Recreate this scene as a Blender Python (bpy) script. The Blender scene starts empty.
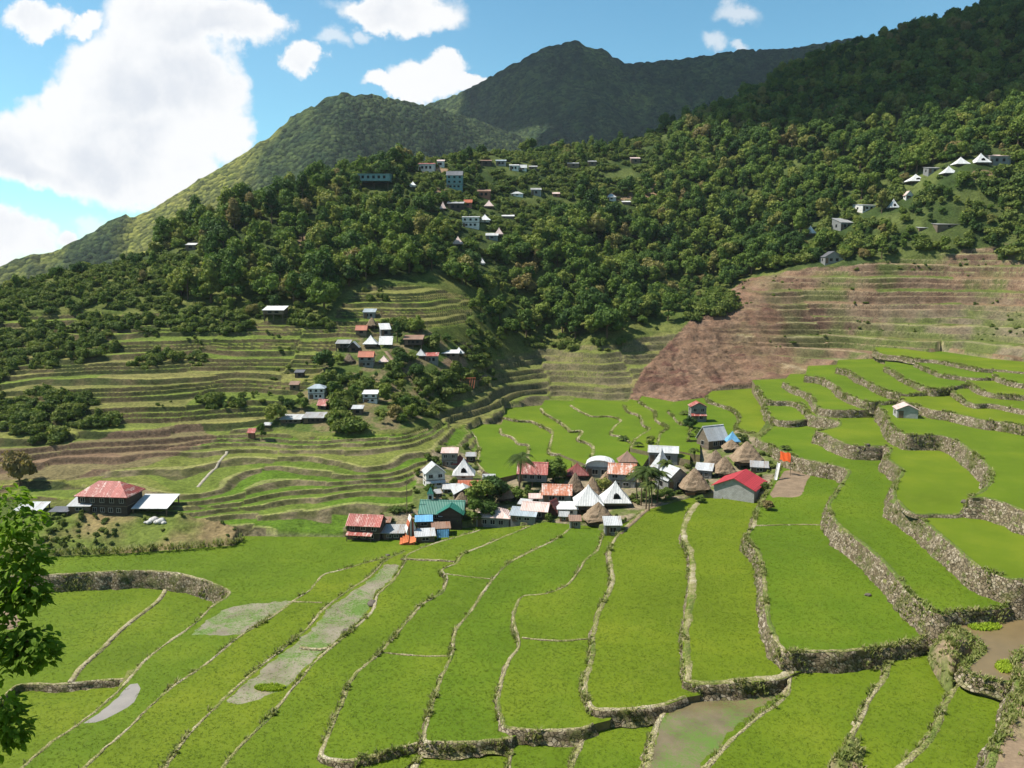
import bpy, math, random
import numpy as np
from mathutils import Vector, Matrix

scene = bpy.context.scene
COL = scene.collection
rnd = random.Random(7)
rng = np.random.default_rng(11)
R = math.radians

# ------------------------------------------------------------------ camera
CAMZ, PITCH, FPX = 40.0, R(8.0), 804.0
cam_data = bpy.data.cameras.new("camera")
cam_data.sensor_width = 36.0
cam_data.lens = 36.0 * FPX / 1024.0
cam_data.clip_start = 0.3
cam_data.clip_end = 20000.0
cam = bpy.data.objects.new("camera", cam_data)
cam.location = (0, 0, CAMZ)
cam.rotation_euler = (R(90) - PITCH, 0, 0)
COL.objects.link(cam)
scene.camera = cam

# ------------------------------------------------------------------ view, sun, sky
scene.view_settings.view_transform = 'Standard'
scene.view_settings.look = 'None'
scene.view_settings.exposure = 0.82
scene.view_settings.gamma = 1.0
scene.cycles.max_bounces = 5
scene.cycles.diffuse_bounces = 3
scene.cycles.transparent_max_bounces = 6
scene.cycles.volume_bounces = 0

SUN_ELEV = R(55)
SUN_ROT = R(-88)                       # clockwise from +Y: the sun stands to the left
TO_SUN = Vector((math.sin(SUN_ROT) * math.cos(SUN_ELEV), math.cos(SUN_ROT) * math.cos(SUN_ELEV), math.sin(SUN_ELEV)))
sun_data = bpy.data.lights.new("sun", 'SUN')
sun_data.energy = 4.6
sun_data.angle = R(0.5)
sun_data.color = (1.0, 0.95, 0.86)
sun = bpy.data.objects.new("sun", sun_data)
sun.rotation_euler = TO_SUN.to_track_quat('Z', 'Y').to_euler()
sun.location = (-300, 0, 400)
COL.objects.link(sun)

world = bpy.data.worlds.new("World")
scene.world = world
world.use_nodes = True


def px_dir(px, py):
    """world direction through a pixel of the photograph"""
    u, v = (px - 512.0) / FPX, (384.0 - py) / FPX
    return (u, math.cos(PITCH) + v * math.sin(PITCH), -math.sin(PITCH) + v * math.cos(PITCH))


class NT:
    """small helper to write node trees"""
    def __init__(self, tree):
        self.t = tree

    def n(self, kind, props=None, **inputs):
        node = self.t.nodes.new(kind)
        for k, v in (props or {}).items():
            setattr(node, k, v)
        for k, v in inputs.items():
            key = int(k[1:]) if k[0] == 'i' and k[1:].isdigit() else k.replace('_', ' ')
            self.put(node, key, v)
        return node

    def put(self, node, key, v):
        s = node.inputs[key]
        if isinstance(v, bpy.types.NodeSocket):
            self.t.links.new(v, s)
        elif isinstance(v, bpy.types.Node):
            self.t.links.new(v.outputs[0], s)
        else:
            s.default_value = v

    def m(self, op, a, b=0.0, c=0.0, clamp=False):
        return self.n('ShaderNodeMath', {'operation': op, 'use_clamp': clamp}, i0=a, i1=b, i2=c).outputs[0]

    def ramp(self, fac, stops):
        node = self.n('ShaderNodeValToRGB', None, Fac=fac)
        cr = node.color_ramp
        while len(cr.elements) < len(stops):
            cr.elements.new(0.5)
        for e, (p, c) in zip(cr.elements, stops):
            e.position = p
            e.color = (*c, 1.0) if len(c) == 3 else c
        return node.outputs[0]

    def mix(self, fac, a, b, mode='MIX'):
        node = self.n('ShaderNodeMix', {'data_type': 'RGBA', 'blend_type': mode})
        self.put(node, 0, fac)
        for key, v in ((6, a), (7, b)):
            if isinstance(v, tuple) and len(v) == 3:
                v = (*v, 1.0)
            self.put(node, key, v)
        return node.outputs[2]


# sky: Nishita air with cumulus laid out by direction (x/y, z/y of the view ray)
def build_sky():
    nt = NT(world.node_tree)
    world.node_tree.nodes.clear()
    sky = nt.n('ShaderNodeTexSky', {'sky_type': 'NISHITA', 'sun_disc': False, 'sun_elevation': SUN_ELEV,
                                    'sun_rotation': SUN_ROT, 'air_density': 1.0, 'dust_density': 0.0, 'ozone_density': 1.0})
    sky_col = nt.mix(1.0, sky.outputs[0], (0.54, 0.87, 0.87), "MULTIPLY")
    tc = nt.n('ShaderNodeTexCoord')
    sep = nt.n('ShaderNodeSeparateXYZ', None, i0=tc.outputs['Generated'])
    ysafe = nt.m('MAXIMUM', sep.outputs[1], 0.02)
    u = nt.m('DIVIDE', sep.outputs[0], ysafe)
    v = nt.m('DIVIDE', sep.outputs[2], ysafe)
    uv = nt.n('ShaderNodeCombineXYZ', None, i0=u, i1=v, i2=0.0).outputs[0]
    nz = nt.n('ShaderNodeTexNoise', None, Vector=uv, Scale=6.0, Detail=9.0, Roughness=0.60)
    off = nt.n('ShaderNodeVectorMath', {'operation': 'SUBTRACT'}, i0=nz.outputs['Color'], i1=(0.5, 0.5, 0.5))
    off = nt.n('ShaderNodeVectorMath', {'operation': 'SCALE'}, i0=off.outputs[0], Scale=0.15)
    warped = nt.n('ShaderNodeVectorMath', {'operation': 'ADD'}, i0=uv, i1=off.outputs[0]).outputs[0]
    sp = nt.n('ShaderNodeSeparateXYZ', None, i0=warped)
    # (x, y, rx, ry) of the clouds' lobes, in pixels of the photograph
    lobes = [(180, 28, 72, 50), (125, 85, 64, 54), (185, 100, 64, 66), (62, 128, 48, 46), (15, 150, 46, 42), (110, 148, 92, 40),
             (165, 170, 50, 26), (213, 128, 38, 30), (236, 26, 48, 28), (75, 95, 38, 36), (250, 20, 38, 17), (40, 172, 50, 20),
             (-60, 150, 50, 45),
             (35, 12, 40, 17), (90, 22, 26, 12), (10, 240, 40, 24), (92, 214, 36, 18), (70, 238, 24, 10), 
             (298, 66, 19, 19), (326, 45, 18, 12), (395, 12, 62, 22), (420, 84, 46, 22), (440, 70, 30, 16), (380, 92, 34, 12), (470, 84, 22, 10),
             (355, 40, 18, 9), (736, 3, 34, 13), (712, 37, 22, 12), (742, 40, 18, 9), (940, 0, 50, 8), (355, 8, 40, 16), (440, 10, 30, 20)]
    thin = {(736, 3), (326, 45), (355, 40), (712, 37), (742, 40), (940, 0), (92, 214), (355, 8), (440, 10), (420, 42)}
    best = faint = None
    for (x, y, rx, ry) in lobes:
        d = px_dir(x, y)
        cu, cv = d[0] / d[1], d[2] / d[1]
        a = nt.m('MULTIPLY', nt.m('SUBTRACT', sp.outputs[0], cu), FPX / rx)
        b = nt.m('MULTIPLY', nt.m('SUBTRACT', sp.outputs[1], cv), FPX / ry)
        r2 = nt.m('ADD', nt.m('MULTIPLY', a, a), nt.m('MULTIPLY', b, b))
        f = nt.m('SUBTRACT', 1.0, nt.m('SQRT', r2))
        if (x, y) in thin:                             # thin scraps stay veiled
            faint = f if faint is None else nt.m('MAXIMUM', faint, f)
            continue
        best = f if best is None else nt.n('ShaderNodeMath', {'operation': 'SMOOTH_MAX'}, i0=best, i1=f, i2=0.10).outputs[0]
    nz2 = nt.n('ShaderNodeTexNoise', None, Vector=uv, Scale=26.0, Detail=7.0, Roughness=0.62)
    dens = nt.m('ADD', best, nt.m('MULTIPLY', nt.m('SUBTRACT', nz2.outputs['Fac'], 0.5), 0.60))
    mask = nt.n('ShaderNodeMapRange', {'interpolation_type': 'SMOOTHSTEP'}, Value=dens, From_Min=-0.10, From_Max=0.24).outputs[0]
    fd = nt.m('ADD', faint, nt.m('MULTIPLY', nt.m('SUBTRACT', nz2.outputs['Fac'], 0.5), 1.1))
    veil = nt.n('ShaderNodeMapRange', {'interpolation_type': 'SMOOTHSTEP'}, Value=fd, From_Min=0.0, From_Max=0.7, To_Max=0.6).outputs[0]
    mask = nt.m('MAXIMUM', mask, veil)
    mask = nt.m('MULTIPLY', mask, nt.m('GREATER_THAN', sep.outputs[1], 0.05))
    # fair-weather clouds over the rest of the dome (never in this frame)
    nz3 = nt.n('ShaderNodeTexNoise', None, Vector=tc.outputs['Generated'], Scale=3.2, Detail=8.0, Roughness=0.6)
    rest = nt.n('ShaderNodeMapRange', {'interpolation_type': 'SMOOTHSTEP'}, Value=nz3.outputs['Fac'], From_Min=0.55, From_Max=0.68).outputs[0]
    rest = nt.m('MULTIPLY', rest, nt.m('LESS_THAN', sep.outputs[1], 0.5))
    rest = nt.m('MULTIPLY', rest, nt.m('GREATER_THAN', sep.outputs[2], 0.12))
    mask = nt.m('MAXIMUM', mask, rest)
    nz4 = nt.n('ShaderNodeTexNoise', None, Vector=uv, Scale=7.0, Detail=6.0, Roughness=0.55)
    belly = nt.n('ShaderNodeMapRange', {'interpolation_type': 'SMOOTHSTEP'}, Value=nz4.outputs['Fac'], From_Min=0.42, From_Max=0.66).outputs[0]
    belly = nt.m('MULTIPLY', belly, nt.n('ShaderNodeMapRange', None, Value=dens, From_Min=0.2, From_Max=0.6).outputs[0])
    cloud = nt.mix(belly, (5.8, 5.8, 5.8), (4.4, 4.6, 4.95))
    col = nt.mix(mask, sky_col, cloud)
    bg = nt.n('ShaderNodeBackground', None, Color=col, Strength=0.1)
    out = nt.n('ShaderNodeOutputWorld', None, Surface=bg)


build_sky()
world.cycles.sampling_method = 'MANUAL'
world.cycles.sample_map_resolution = 512

# ------------------------------------------------------------------ helpers
def tag(o, label=None, cat=None, group=None, kind=None):
    if label: o['label'] = label
    if cat: o['category'] = cat
    if group: o['group'] = group
    if kind: o['kind'] = kind
    return o


def link(name, mesh, mats=(), parent=None):
    o = bpy.data.objects.new(name, mesh)
    COL.objects.link(o)
    for m in (mats if isinstance(mats, (list, tuple)) else [mats]):
        if m is not None and m.name not in [x.name for x in mesh.materials if x]:
            mesh.materials.append(m)
    if parent is not None:
        o.parent = parent
    return o


def empty(name, loc, rz=0.0):
    o = bpy.data.objects.new(name, None)
    o.empty_display_size = 0.3
    o.location = loc
    o.rotation_euler = (0, 0, rz)
    COL.objects.link(o)
    return o


def np_mesh(name, verts, quads=None, tris=None, smooth=False):
    me = bpy.data.meshes.new(name)
    verts = np.asarray(verts, dtype=np.float32)
    loops, starts, n = [], [], 0
    for arr, k in ((quads, 4), (tris, 3)):
        if arr is not None and len(arr):
            arr = np.asarray(arr, dtype=np.int32)
            loops.append(arr.ravel())
            starts.append(n + np.arange(len(arr)) * k)
            n += len(arr) * k
    loops = np.concatenate(loops)
    starts = np.concatenate(starts)
    me.vertices.add(len(verts))
    me.vertices.foreach_set('co', verts.ravel())
    me.loops.add(len(loops))
    me.loops.foreach_set('vertex_index', loops)
    me.polygons.add(len(starts))
    me.polygons.foreach_set('loop_start', starts.astype(np.int32))
    if smooth:
        me.polygons.foreach_set('use_smooth', np.ones(len(starts), dtype=bool))
    me.update(calc_edges=True)
    me.validate()
    return me


def put_color(me, name, rgb):
    a = me.color_attributes.new(name, 'FLOAT_COLOR', 'POINT')
    rgba = np.ones((len(rgb), 4), dtype=np.float32)
    rgba[:, :3] = rgb
    a.data.foreach_set('color', rgba.ravel())


class MB:
    """collects boxes, bars, prisms; build() links them as one mesh object"""
    def __init__(self):
        self.v, self.f, self.mi = [], [], []

    def add(self, verts, faces, mi=0):
        b = len(self.v)
        self.v += [tuple(p) for p in verts]
        self.f += [tuple(b + i for i in q) for q in faces]
        self.mi += [mi] * len(faces)
        return self

    def box(self, x0, x1, y0, y1, z0, z1, mi=0):
        v = [(x0, y0, z0), (x1, y0, z0), (x1, y1, z0), (x0, y1, z0), (x0, y0, z1), (x1, y0, z1), (x1, y1, z1), (x0, y1, z1)]
        return self.add(v, [(3, 2, 1, 0), (4, 5, 6, 7), (0, 1, 5, 4), (1, 2, 6, 5), (2, 3, 7, 6), (3, 0, 4, 7)], mi)

    def slab(self, quad, t, mi=0):
        """a thick sheet under four points"""
        q = [Vector(p) for p in quad]
        n = (q[1] - q[0]).cross(q[3] - q[0]).normalized()
        v = q + [p - n * t for p in q]
        return self.add(v, [(0, 1, 2, 3), (7, 6, 5, 4), (0, 4, 5, 1), (1, 5, 6, 2), (2, 6, 7, 3), (3, 7, 4, 0)], mi)

    def prism(self, poly, y0, y1, mi=0):
        """polygon in x,z swept along y"""
        n = len(poly)
        v = [(x, y0, z) for x, z in poly] + [(x, y1, z) for x, z in poly]
        f = [tuple(range(n)), tuple(range(2 * n - 1, n - 1, -1))]
        f += [(i, i + n, (i + 1) % n + n, (i + 1) % n) for i in range(n)]
        return self.add(v, f, mi)

    def tube(self, pts, radii, seg=8, mi=0, cap=True):
        pts = [Vector(p) for p in pts]
        b = len(self.v)
        vs, fs = [], []
        for i, p in enumerate(pts):
            d = (pts[min(i + 1, len(pts) - 1)] - pts[max(i - 1, 0)]).normalized()
            a = d.orthogonal().normalized() if abs(d.z) < 0.95 else Vector((1, 0, 0)).cross(d).normalized()
            c = d.cross(a)
            for k in range(seg):
                t = 2 * math.pi * k / seg
                vs.append(p + (a * math.cos(t) + c * math.sin(t)) * radii[i])
        for i in range(len(pts) - 1):
            for k in range(seg):
                k2 = (k + 1) % seg
                fs.append((i * seg + k, i * seg + k2, (i + 1) * seg + k2, (i + 1) * seg + k))
        if cap:
            fs.append(tuple(range(seg - 1, -1, -1)))
            fs.append(tuple((len(pts) - 1) * seg + k for k in range(seg)))
        return self.add(vs, fs, mi)

    def build(self, name, mats, parent=None, smooth=False):
        me = bpy.data.meshes.new(name)
        me.from_pydata(self.v, [], self.f)
        mats = mats if isinstance(mats, (list, tuple)) else [mats]
        for m in mats:
            me.materials.append(m)
        me.polygons.foreach_set('material_index', self.mi)
        if smooth:
            me.polygons.foreach_set('use_smooth', [True] * len(me.polygons))
        me.update()
        o = bpy.data.objects.new(name, me)
        COL.objects.link(o)
        if parent is not None:
            o.parent = parent
        return o


# ---- numpy noise
def _hash(ix, iy, seed):
    h = (ix.astype(np.int64) * 374761393 + iy.astype(np.int64) * 668265263 + seed * 974634777) & 0xffffffff
    h = ((h ^ (h >> 13)) * 1274126177) & 0xffffffff
    h = h ^ (h >> 16)
    return (h & 0xffffff) / float(0xffffff)


def vnoise(x, y, seed=0):
    ix, iy = np.floor(x), np.floor(y)
    fx, fy = x - ix, y - iy
    fx, fy = fx * fx * (3 - 2 * fx), fy * fy * (3 - 2 * fy)
    a, b = _hash(ix, iy, seed), _hash(ix + 1, iy, seed)
    c, d = _hash(ix, iy + 1, seed), _hash(ix + 1, iy + 1, seed)
    return (a * (1 - fx) + b * fx) * (1 - fy) + (c * (1 - fx) + d * fx) * fy


def fbm(x, y, oct=4, seed=0):
    s, a, t = 0.0, 1.0, 0.0
    for i in range(oct):
        s = s + a * vnoise(x * 2 ** i, y * 2 ** i, seed + i * 17)
        t += a
        a *= 0.5
    return s / t - 0.5


def bumps(x, y, seed=0):
    """1 at the middle of scattered domes, 0 between them (tree crowns seen from far)"""
    ix, iy = np.floor(x), np.floor(y)
    best = np.full(np.shape(x), 9.0)
    for dx in (-1, 0, 1):
        for dy in (-1, 0, 1):
            cx, cy = ix + dx, iy + dy
            jx, jy = _hash(cx, cy, seed), _hash(cx, cy, seed + 5)
            d = (cx + jx - x) ** 2 + (cy + jy - y) ** 2
            best = np.minimum(best, d)
    return np.sqrt(np.clip(1 - best / 0.75, 0, 1))


def smooth(a, b, t):
    t = np.clip((t - a) / (b - a), 0, 1)
    return t * t * (3 - 2 * t)


def in_poly(px, py, poly):
    poly = np.asarray(poly, dtype=float)
    inside = np.zeros(np.shape(px), dtype=bool)
    j = len(poly) - 1
    for i in range(len(poly)):
        xi, yi = poly[i]
        xj, yj = poly[j]
        if yi != yj:
            c = ((yi > py) != (yj > py)) & (px < (xj - xi) * (py - yi) / (yj - yi) + xi)
            inside ^= c
        j = i
    return inside


def unproj(px, py, z):
    d = px_dir(px, py)
    t = (z - CAMZ) / d[2]
    return np.array((d[0] * t, d[1] * t))


def at_Y(px, py, Y):
    d = px_dir(px, py)
    t = Y / d[1]
    return np.array((d[0] * t, Y, CAMZ + d[2] * t))


def project(x, y, z):
    dz = z - CAMZ
    depth = y * math.cos(PITCH) - dz * math.sin(PITCH)
    up = y * math.sin(PITCH) + dz * math.cos(PITCH)
    depth = np.maximum(depth, 0.1)
    return 512 + FPX * x / depth, 384 - FPX * up / depth, depth


def catmull(pts, step):
    pts = [np.array(p, dtype=float) for p in pts]
    P = [2 * pts[0] - pts[1]] + pts + [2 * pts[-1] - pts[-2]]
    out = []
    for i in range(1, len(P) - 2):
        p0, p1, p2, p3 = P[i - 1], P[i], P[i + 1], P[i + 2]
        n = max(1, int(np.linalg.norm(p2 - p1) / step))
        for k in range(n):
            t = k / n
            out.append(0.5 * (2 * p1 + (p2 - p0) * t + (2 * p0 - 5 * p1 + 4 * p2 - p3) * t * t + (3 * p1 - p0 - 3 * p2 + p3) * t ** 3))
    out.append(pts[-1])
    return np.array(out)

# ------------------------------------------------------------------ materials
MATS = {}


def material(name):
    m = bpy.data.materials.new(name)
    m.use_nodes = True
    m.node_tree.nodes.clear()
    nt = NT(m.node_tree)
    return m, nt


def finish(nt, col, rough=0.9, bump=None, bump_d=0.05, bump_s=0.6, spec=0.2, metal=0.0, extra=None):
    kw = dict(Base_Color=col, Roughness=rough, Metallic=metal)
    b = nt.n('ShaderNodeBsdfPrincipled', None, **kw)
    b.inputs['Specular IOR Level'].default_value = spec
    if bump is not None:
        bn = nt.n('ShaderNodeBump', None, Height=bump, Strength=bump_s, Distance=bump_d)
        nt.t.links.new(bn.outputs[0], b.inputs['Normal'])
    out = nt.n('ShaderNodeOutputMaterial')
    nt.t.links.new(b.outputs[0] if extra is None else extra(b), out.inputs['Surface'])
    return b


def gpos(nt):
    return nt.n('ShaderNodeNewGeometry').outputs['Position']


def opos(nt):
    return nt.n('ShaderNodeTexCoord').outputs['Object']


def noise(nt, vec, scale, detail=4.0, rough=0.55, dist=0.0):
    return nt.n('ShaderNodeTexNoise', None, Vector=vec, Scale=scale, Detail=detail, Roughness=rough, Distortion=dist).outputs['Fac']


def mat_rice():
    m, nt = material('rice_green')
    p = gpos(nt)
    info = nt.n('ShaderNodeObjectInfo')
    big = noise(nt, p, 0.09, 4.0, 0.6)
    mid = noise(nt, p, 0.55, 5.0, 0.6)
    fine = noise(nt, p, 7.5, 3.0, 0.7)
    col = nt.ramp(big, [(0.32, (0.080, 0.122, 0.005)), (0.5, (0.098, 0.146, 0.006)), (0.68, (0.132, 0.172, 0.009))])
    col = nt.mix(nt.n('ShaderNodeMapRange', None, Value=mid, From_Min=0.52, From_Max=0.75, To_Max=0.5).outputs[0], col, (0.134, 0.172, 0.016))
    col = nt.mix(nt.n('ShaderNodeMapRange', None, Value=fine, From_Min=0.40, From_Max=0.75, To_Max=0.55).outputs[0], col, (0.062, 0.108, 0.008))
    tint = nt.ramp(info.outputs['Random'], [(0.0, (0.86, 0.95, 0.9)), (0.5, (1.0, 1.0, 1.0)), (1.0, (1.16, 1.05, 1.0))])
    col = nt.mix(1.0, col, tint, 'MULTIPLY')
    finish(nt, col, 0.75, fine, 0.10, 0.6, 0.12)
    return m


def mat_ricemud(name='flooded_rice', lo=(0.185, 0.150, 0.090), hi=(0.275, 0.232, 0.155), f0=0.53, f1=0.70):
    """young rice standing thin in shallow brown water"""
    m, nt = material(name)
    p = gpos(nt)
    big = noise(nt, p, 0.22, 5.0, 0.65, 0.6)
    fine = noise(nt, p, 4.0, 4.0, 0.75)
    mudc = nt.ramp(noise(nt, p, 0.35, 4.0), [(0.35, lo), (0.65, hi)])
    f = nt.m('ADD', nt.m('MULTIPLY', big, 0.7), nt.m('MULTIPLY', fine, 0.5))
    fac = nt.n('ShaderNodeMapRange', {'interpolation_type': 'SMOOTHSTEP'}, Value=f, From_Min=f0, From_Max=f1).outputs[0]
    col = nt.mix(fac, mudc, (0.085, 0.150, 0.018))
    rough = nt.n('ShaderNodeMapRange', None, Value=fac, To_Min=0.22, To_Max=0.85).outputs[0]
    b = finish(nt, col, 0.5, fine, 0.05, 0.3, 0.4)
    nt.t.links.new(rough, b.inputs['Roughness'])
    return m


def mat_water(name, col, rough=0.12):
    m, nt = material(name)
    p = gpos(nt)
    c = nt.mix(noise(nt, p, 0.6, 4.0), tuple(x * 0.75 for x in col), tuple(x * 1.25 for x in col))
    finish(nt, c, rough, noise(nt, p, 3.0, 2.0), 0.02, 0.15, 0.5)
    return m


def mat_stone():
    """field-stone wall: stones on the face, earth and grass along the crest"""
    m, nt = material('terrace_stone')
    p = gpos(nt)
    geo = nt.n('ShaderNodeNewGeometry')
    nz = nt.n('ShaderNodeSeparateXYZ', None, i0=geo.outputs['True Normal']).outputs[2]
    vor = nt.n('ShaderNodeTexVoronoi', None, Vector=p, Scale=3.1)
    edge = nt.n('ShaderNodeTexVoronoi', {'feature': 'DISTANCE_TO_EDGE'}, Vector=p, Scale=3.1)
    hue = nt.n('ShaderNodeSeparateColor', None, i0=vor.outputs['Color']).outputs[0]
    stone = nt.ramp(hue, [(0.0, (0.105, 0.080, 0.047)), (0.35, (0.175, 0.138, 0.086)), (0.7, (0.245, 0.198, 0.132)), (1.0, (0.350, 0.295, 0.215))])
    gap = nt.n('ShaderNodeMapRange', None, Value=edge.outputs[0], From_Min=0.0, From_Max=0.10).outputs[0]
    stone = nt.mix(gap, (0.060, 0.050, 0.032), stone)
    weeds = nt.m('ADD', nt.m('MULTIPLY', noise(nt, p, 0.35, 4.0, 0.6), 0.7), nt.m('MULTIPLY', noise(nt, p, 2.2, 4.0, 0.7), 0.4))
    wf = nt.n('ShaderNodeMapRange', {'interpolation_type': 'SMOOTHSTEP'}, Value=weeds, From_Min=0.54, From_Max=0.66).outputs[0]
    weedc = nt.ramp(noise(nt, p, 3.1, 3.0), [(0.3, (0.050, 0.070, 0.018)), (0.7, (0.145, 0.135, 0.048))])
    face = nt.mix(nt.m('MULTIPLY', wf, 0.85), stone, weedc)
    pz = nt.n('ShaderNodeSeparateXYZ', None, i0=p).outputs[2]
    high = nt.n('ShaderNodeMapRange', None, Value=pz, From_Min=4.0, From_Max=7.0, To_Max=0.14).outputs[0]
    cn = nt.m('SUBTRACT', nt.m('ADD', nt.m('MULTIPLY', noise(nt, p, 0.22, 3.0, 0.6), 0.6), nt.m('MULTIPLY', noise(nt, p, 1.8, 5.0, 0.7), 0.4)), high)
    crest = nt.ramp(cn, [(0.38, (0.105, 0.145, 0.028)), (0.46, (0.190, 0.190, 0.060)), (0.54, (0.320, 0.275, 0.150)), (0.64, (0.420, 0.370, 0.260))])
    top = nt.n('ShaderNodeMapRange', {'interpolation_type': 'SMOOTHSTEP'}, Value=nz, From_Min=0.72, From_Max=0.92).outputs[0]
    col = nt.mix(top, face, crest)
    finish(nt, col, 0.95, gap, 0.12, 0.8, 0.1)
    return m


def mat_attr(name, bump_scale=1.3, rough=0.95, fine_scale=2.2, contrast=0.55):
    """earth, grass and scrub: colour of the ground from the terrain's own attribute, broken up by noise"""
    m, nt = material(name)
    p = gpos(nt)
    at = nt.n('ShaderNodeVertexColor', {'layer_name': 'ground'})
    f = noise(nt, p, fine_scale, 6.0, 0.68)
    g = noise(nt, p, fine_scale * 0.16, 4.0, 0.6)
    k = nt.ramp(nt.m('ADD', nt.m('MULTIPLY', f, 0.65), nt.m('MULTIPLY', g, 0.35)),
                [(0.32, (1 - contrast,) * 3), (0.5, (0.97, 0.97, 0.97)), (0.68, (1 + contrast * 0.95, 1 + contrast * 0.85, 1 + contrast * 0.7))])
    col = nt.mix(1.0, at.outputs['Color'], k, 'MULTIPLY')
    finish(nt, col, rough, f, bump_scale, 0.55, 0.05)
    return m


def mat_leaf(name, stops, trans=0.25, use_pos=False):
    m, nt = material(name)
    info = nt.n('ShaderNodeObjectInfo')
    fac = info.outputs['Random']
    p = gpos(nt)
    col = nt.ramp(fac, stops)
    n = noise(nt, p, 1.2, 3.0, 0.7)
    col = nt.mix(1.0, col, nt.ramp(n, [(0.3, (0.62, 0.66, 0.6)), (0.5, (1, 1, 1)), (0.72, (1.5, 1.4, 1.15))]), 'MULTIPLY')

    def extra(b):
        tr = nt.n('ShaderNodeBsdfTranslucent', None, Color=nt.mix(1.0, col, (1.2, 1.3, 0.6), 'MULTIPLY'))
        mx = nt.n('ShaderNodeMixShader', None, i0=trans, i1=b.outputs[0], i2=tr.outputs[0])
        return mx.outputs[0]
    finish(nt, col, 0.7, None, spec=0.15, extra=extra)
    return m


def mat_bark(col=(0.12, 0.085, 0.055)):
    m, nt = material('bark')
    p = opos(nt)
    n = noise(nt, p, 6.0, 5.0, 0.7)
    finish(nt, nt.mix(n, tuple(c * 0.5 for c in col), tuple(c * 1.5 for c in col)), 0.95, n, 0.05, 0.6, 0.05)
    return m


def mat_thatch():
    m, nt = material('thatch')
    tc = nt.n('ShaderNodeTexCoord')
    mp = nt.n('ShaderNodeMapping', None, Vector=tc.outputs['Object'], Scale=(5.0, 5.0, 1.0))
    n = noise(nt, mp.outputs[0], 1.6, 6.0, 0.75)
    g = noise(nt, opos(nt), 0.9, 4.0, 0.6)
    info = nt.n('ShaderNodeObjectInfo')
    c = nt.ramp(nt.m('ADD', nt.m('MULTIPLY', n, 0.7), nt.m('MULTIPLY', g, 0.3)),
                [(0.32, (0.090, 0.062, 0.040)), (0.5, (0.225, 0.168, 0.115)), (0.68, (0.375, 0.300, 0.220))])
    c = nt.mix(1.0, c, nt.ramp(info.outputs['Random'], [(0, (0.85, 0.85, 0.85)), (1, (1.15, 1.08, 1.0))]), 'MULTIPLY')
    finish(nt, c, 0.95, n, 0.12, 0.8, 0.05)
    return m


def mat_tin(col, rust=0.0, name='tin_roof', rustcol=(0.26, 0.085, 0.035)):
    """corrugated iron: ribs run down the slope, rust and dirt streak with them"""
    key = (name, col, rust, rustcol)
    if key in MATS:
        return MATS[key]
    m, nt = material(name)
    p = opos(nt)
    sx = nt.n('ShaderNodeSeparateXYZ', None, i0=p)
    wave = nt.m('SINE', nt.m('MULTIPLY', sx.outputs[0], 24.0))
    mp = nt.n('ShaderNodeMapping', None, Vector=p, Scale=(1.6, 0.28, 0.28))
    streak = noise(nt, mp.outputs[0], 1.2, 6.0, 0.7)
    spots = noise(nt, p, 2.6, 5.0, 0.7)
    c = nt.mix(nt.n('ShaderNodeMapRange', None, Value=spots, From_Min=0.35, From_Max=0.7).outputs[0], tuple(x * 0.8 for x in col), tuple(min(0.9, x * 1.1) for x in col))
    # sheet joints: each 0.8 m sheet has weathered a little differently
    sheet = nt.n('ShaderNodeTexWhiteNoise', {'noise_dimensions': '1D'}, W=nt.m('FLOOR', nt.m('MULTIPLY', sx.outputs[0], 1.25)))
    c = nt.mix(1.0, c, nt.ramp(sheet.outputs[0], [(0, (0.82, 0.82, 0.82)), (1, (1.08, 1.08, 1.08))]), 'MULTIPLY')
    if rust > 0:
        rf = nt.n('ShaderNodeMapRange', {'interpolation_type': 'SMOOTHSTEP'}, Value=nt.m('ADD', nt.m('MULTIPLY', streak, 0.6), nt.m('MULTIPLY', spots, 0.4)),
                  From_Min=0.62 - rust * 0.3, From_Max=0.74 - rust * 0.3).outputs[0]
        c = nt.mix(rf, c, rustcol)
    finish(nt, c, 0.5, wave, 0.03, 0.5, 0.3)
    MATS[key] = m
    return m


def mat_plain(name, col, rough=0.85, var=0.35, scale=1.8):
    key = (name, col)
    if key in MATS:
        return MATS[key]
    m, nt = material(name)
    p = opos(nt)
    n = nt.m('ADD', nt.m('MULTIPLY', noise(nt, p, scale, 5.0, 0.65), 0.6), nt.m('MULTIPLY', noise(nt, p, scale * 6, 3.0, 0.6), 0.4))
    c = nt.ramp(n, [(0.33, tuple(x * (1 - var) for x in col)), (0.67, tuple(min(0.92, x * (1 + var * 0.6)) for x in col))])
    finish(nt, c, rough, n, 0.02, 0.4, 0.2)
    MATS[key] = m
    return m


def mat_boards(name, col):
    key = ('boards', name, col)
    if key in MATS:
        return MATS[key]
    m, nt = material(name)
    p = opos(nt)
    z = nt.n('ShaderNodeSeparateXYZ', None, i0=p).outputs[2]
    course = nt.m('FRACT', nt.m('MULTIPLY', z, 4.5))
    joint = nt.n('ShaderNodeMapRange', None, Value=course, From_Min=0.0, From_Max=0.14).outputs[0]
    rowid = nt.n('ShaderNodeTexWhiteNoise', {'noise_dimensions': '1D'}, W=nt.m('FLOOR', nt.m('MULTIPLY', z, 4.5)))
    n = noise(nt, p, 3.0, 5.0, 0.65)
    c = nt.mix(n, tuple(x * 0.65 for x in col), tuple(min(0.9, x * 1.3) for x in col))
    c = nt.mix(1.0, c, nt.ramp(rowid.outputs[0], [(0, (0.85, 0.85, 0.85)), (1, (1.1, 1.1, 1.1))]), 'MULTIPLY')
    c = nt.mix(joint, tuple(x * 0.35 for x in col), c)
    finish(nt, c, 0.9, joint, 0.02, 0.5, 0.1)
    MATS[key] = m
    return m


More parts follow.
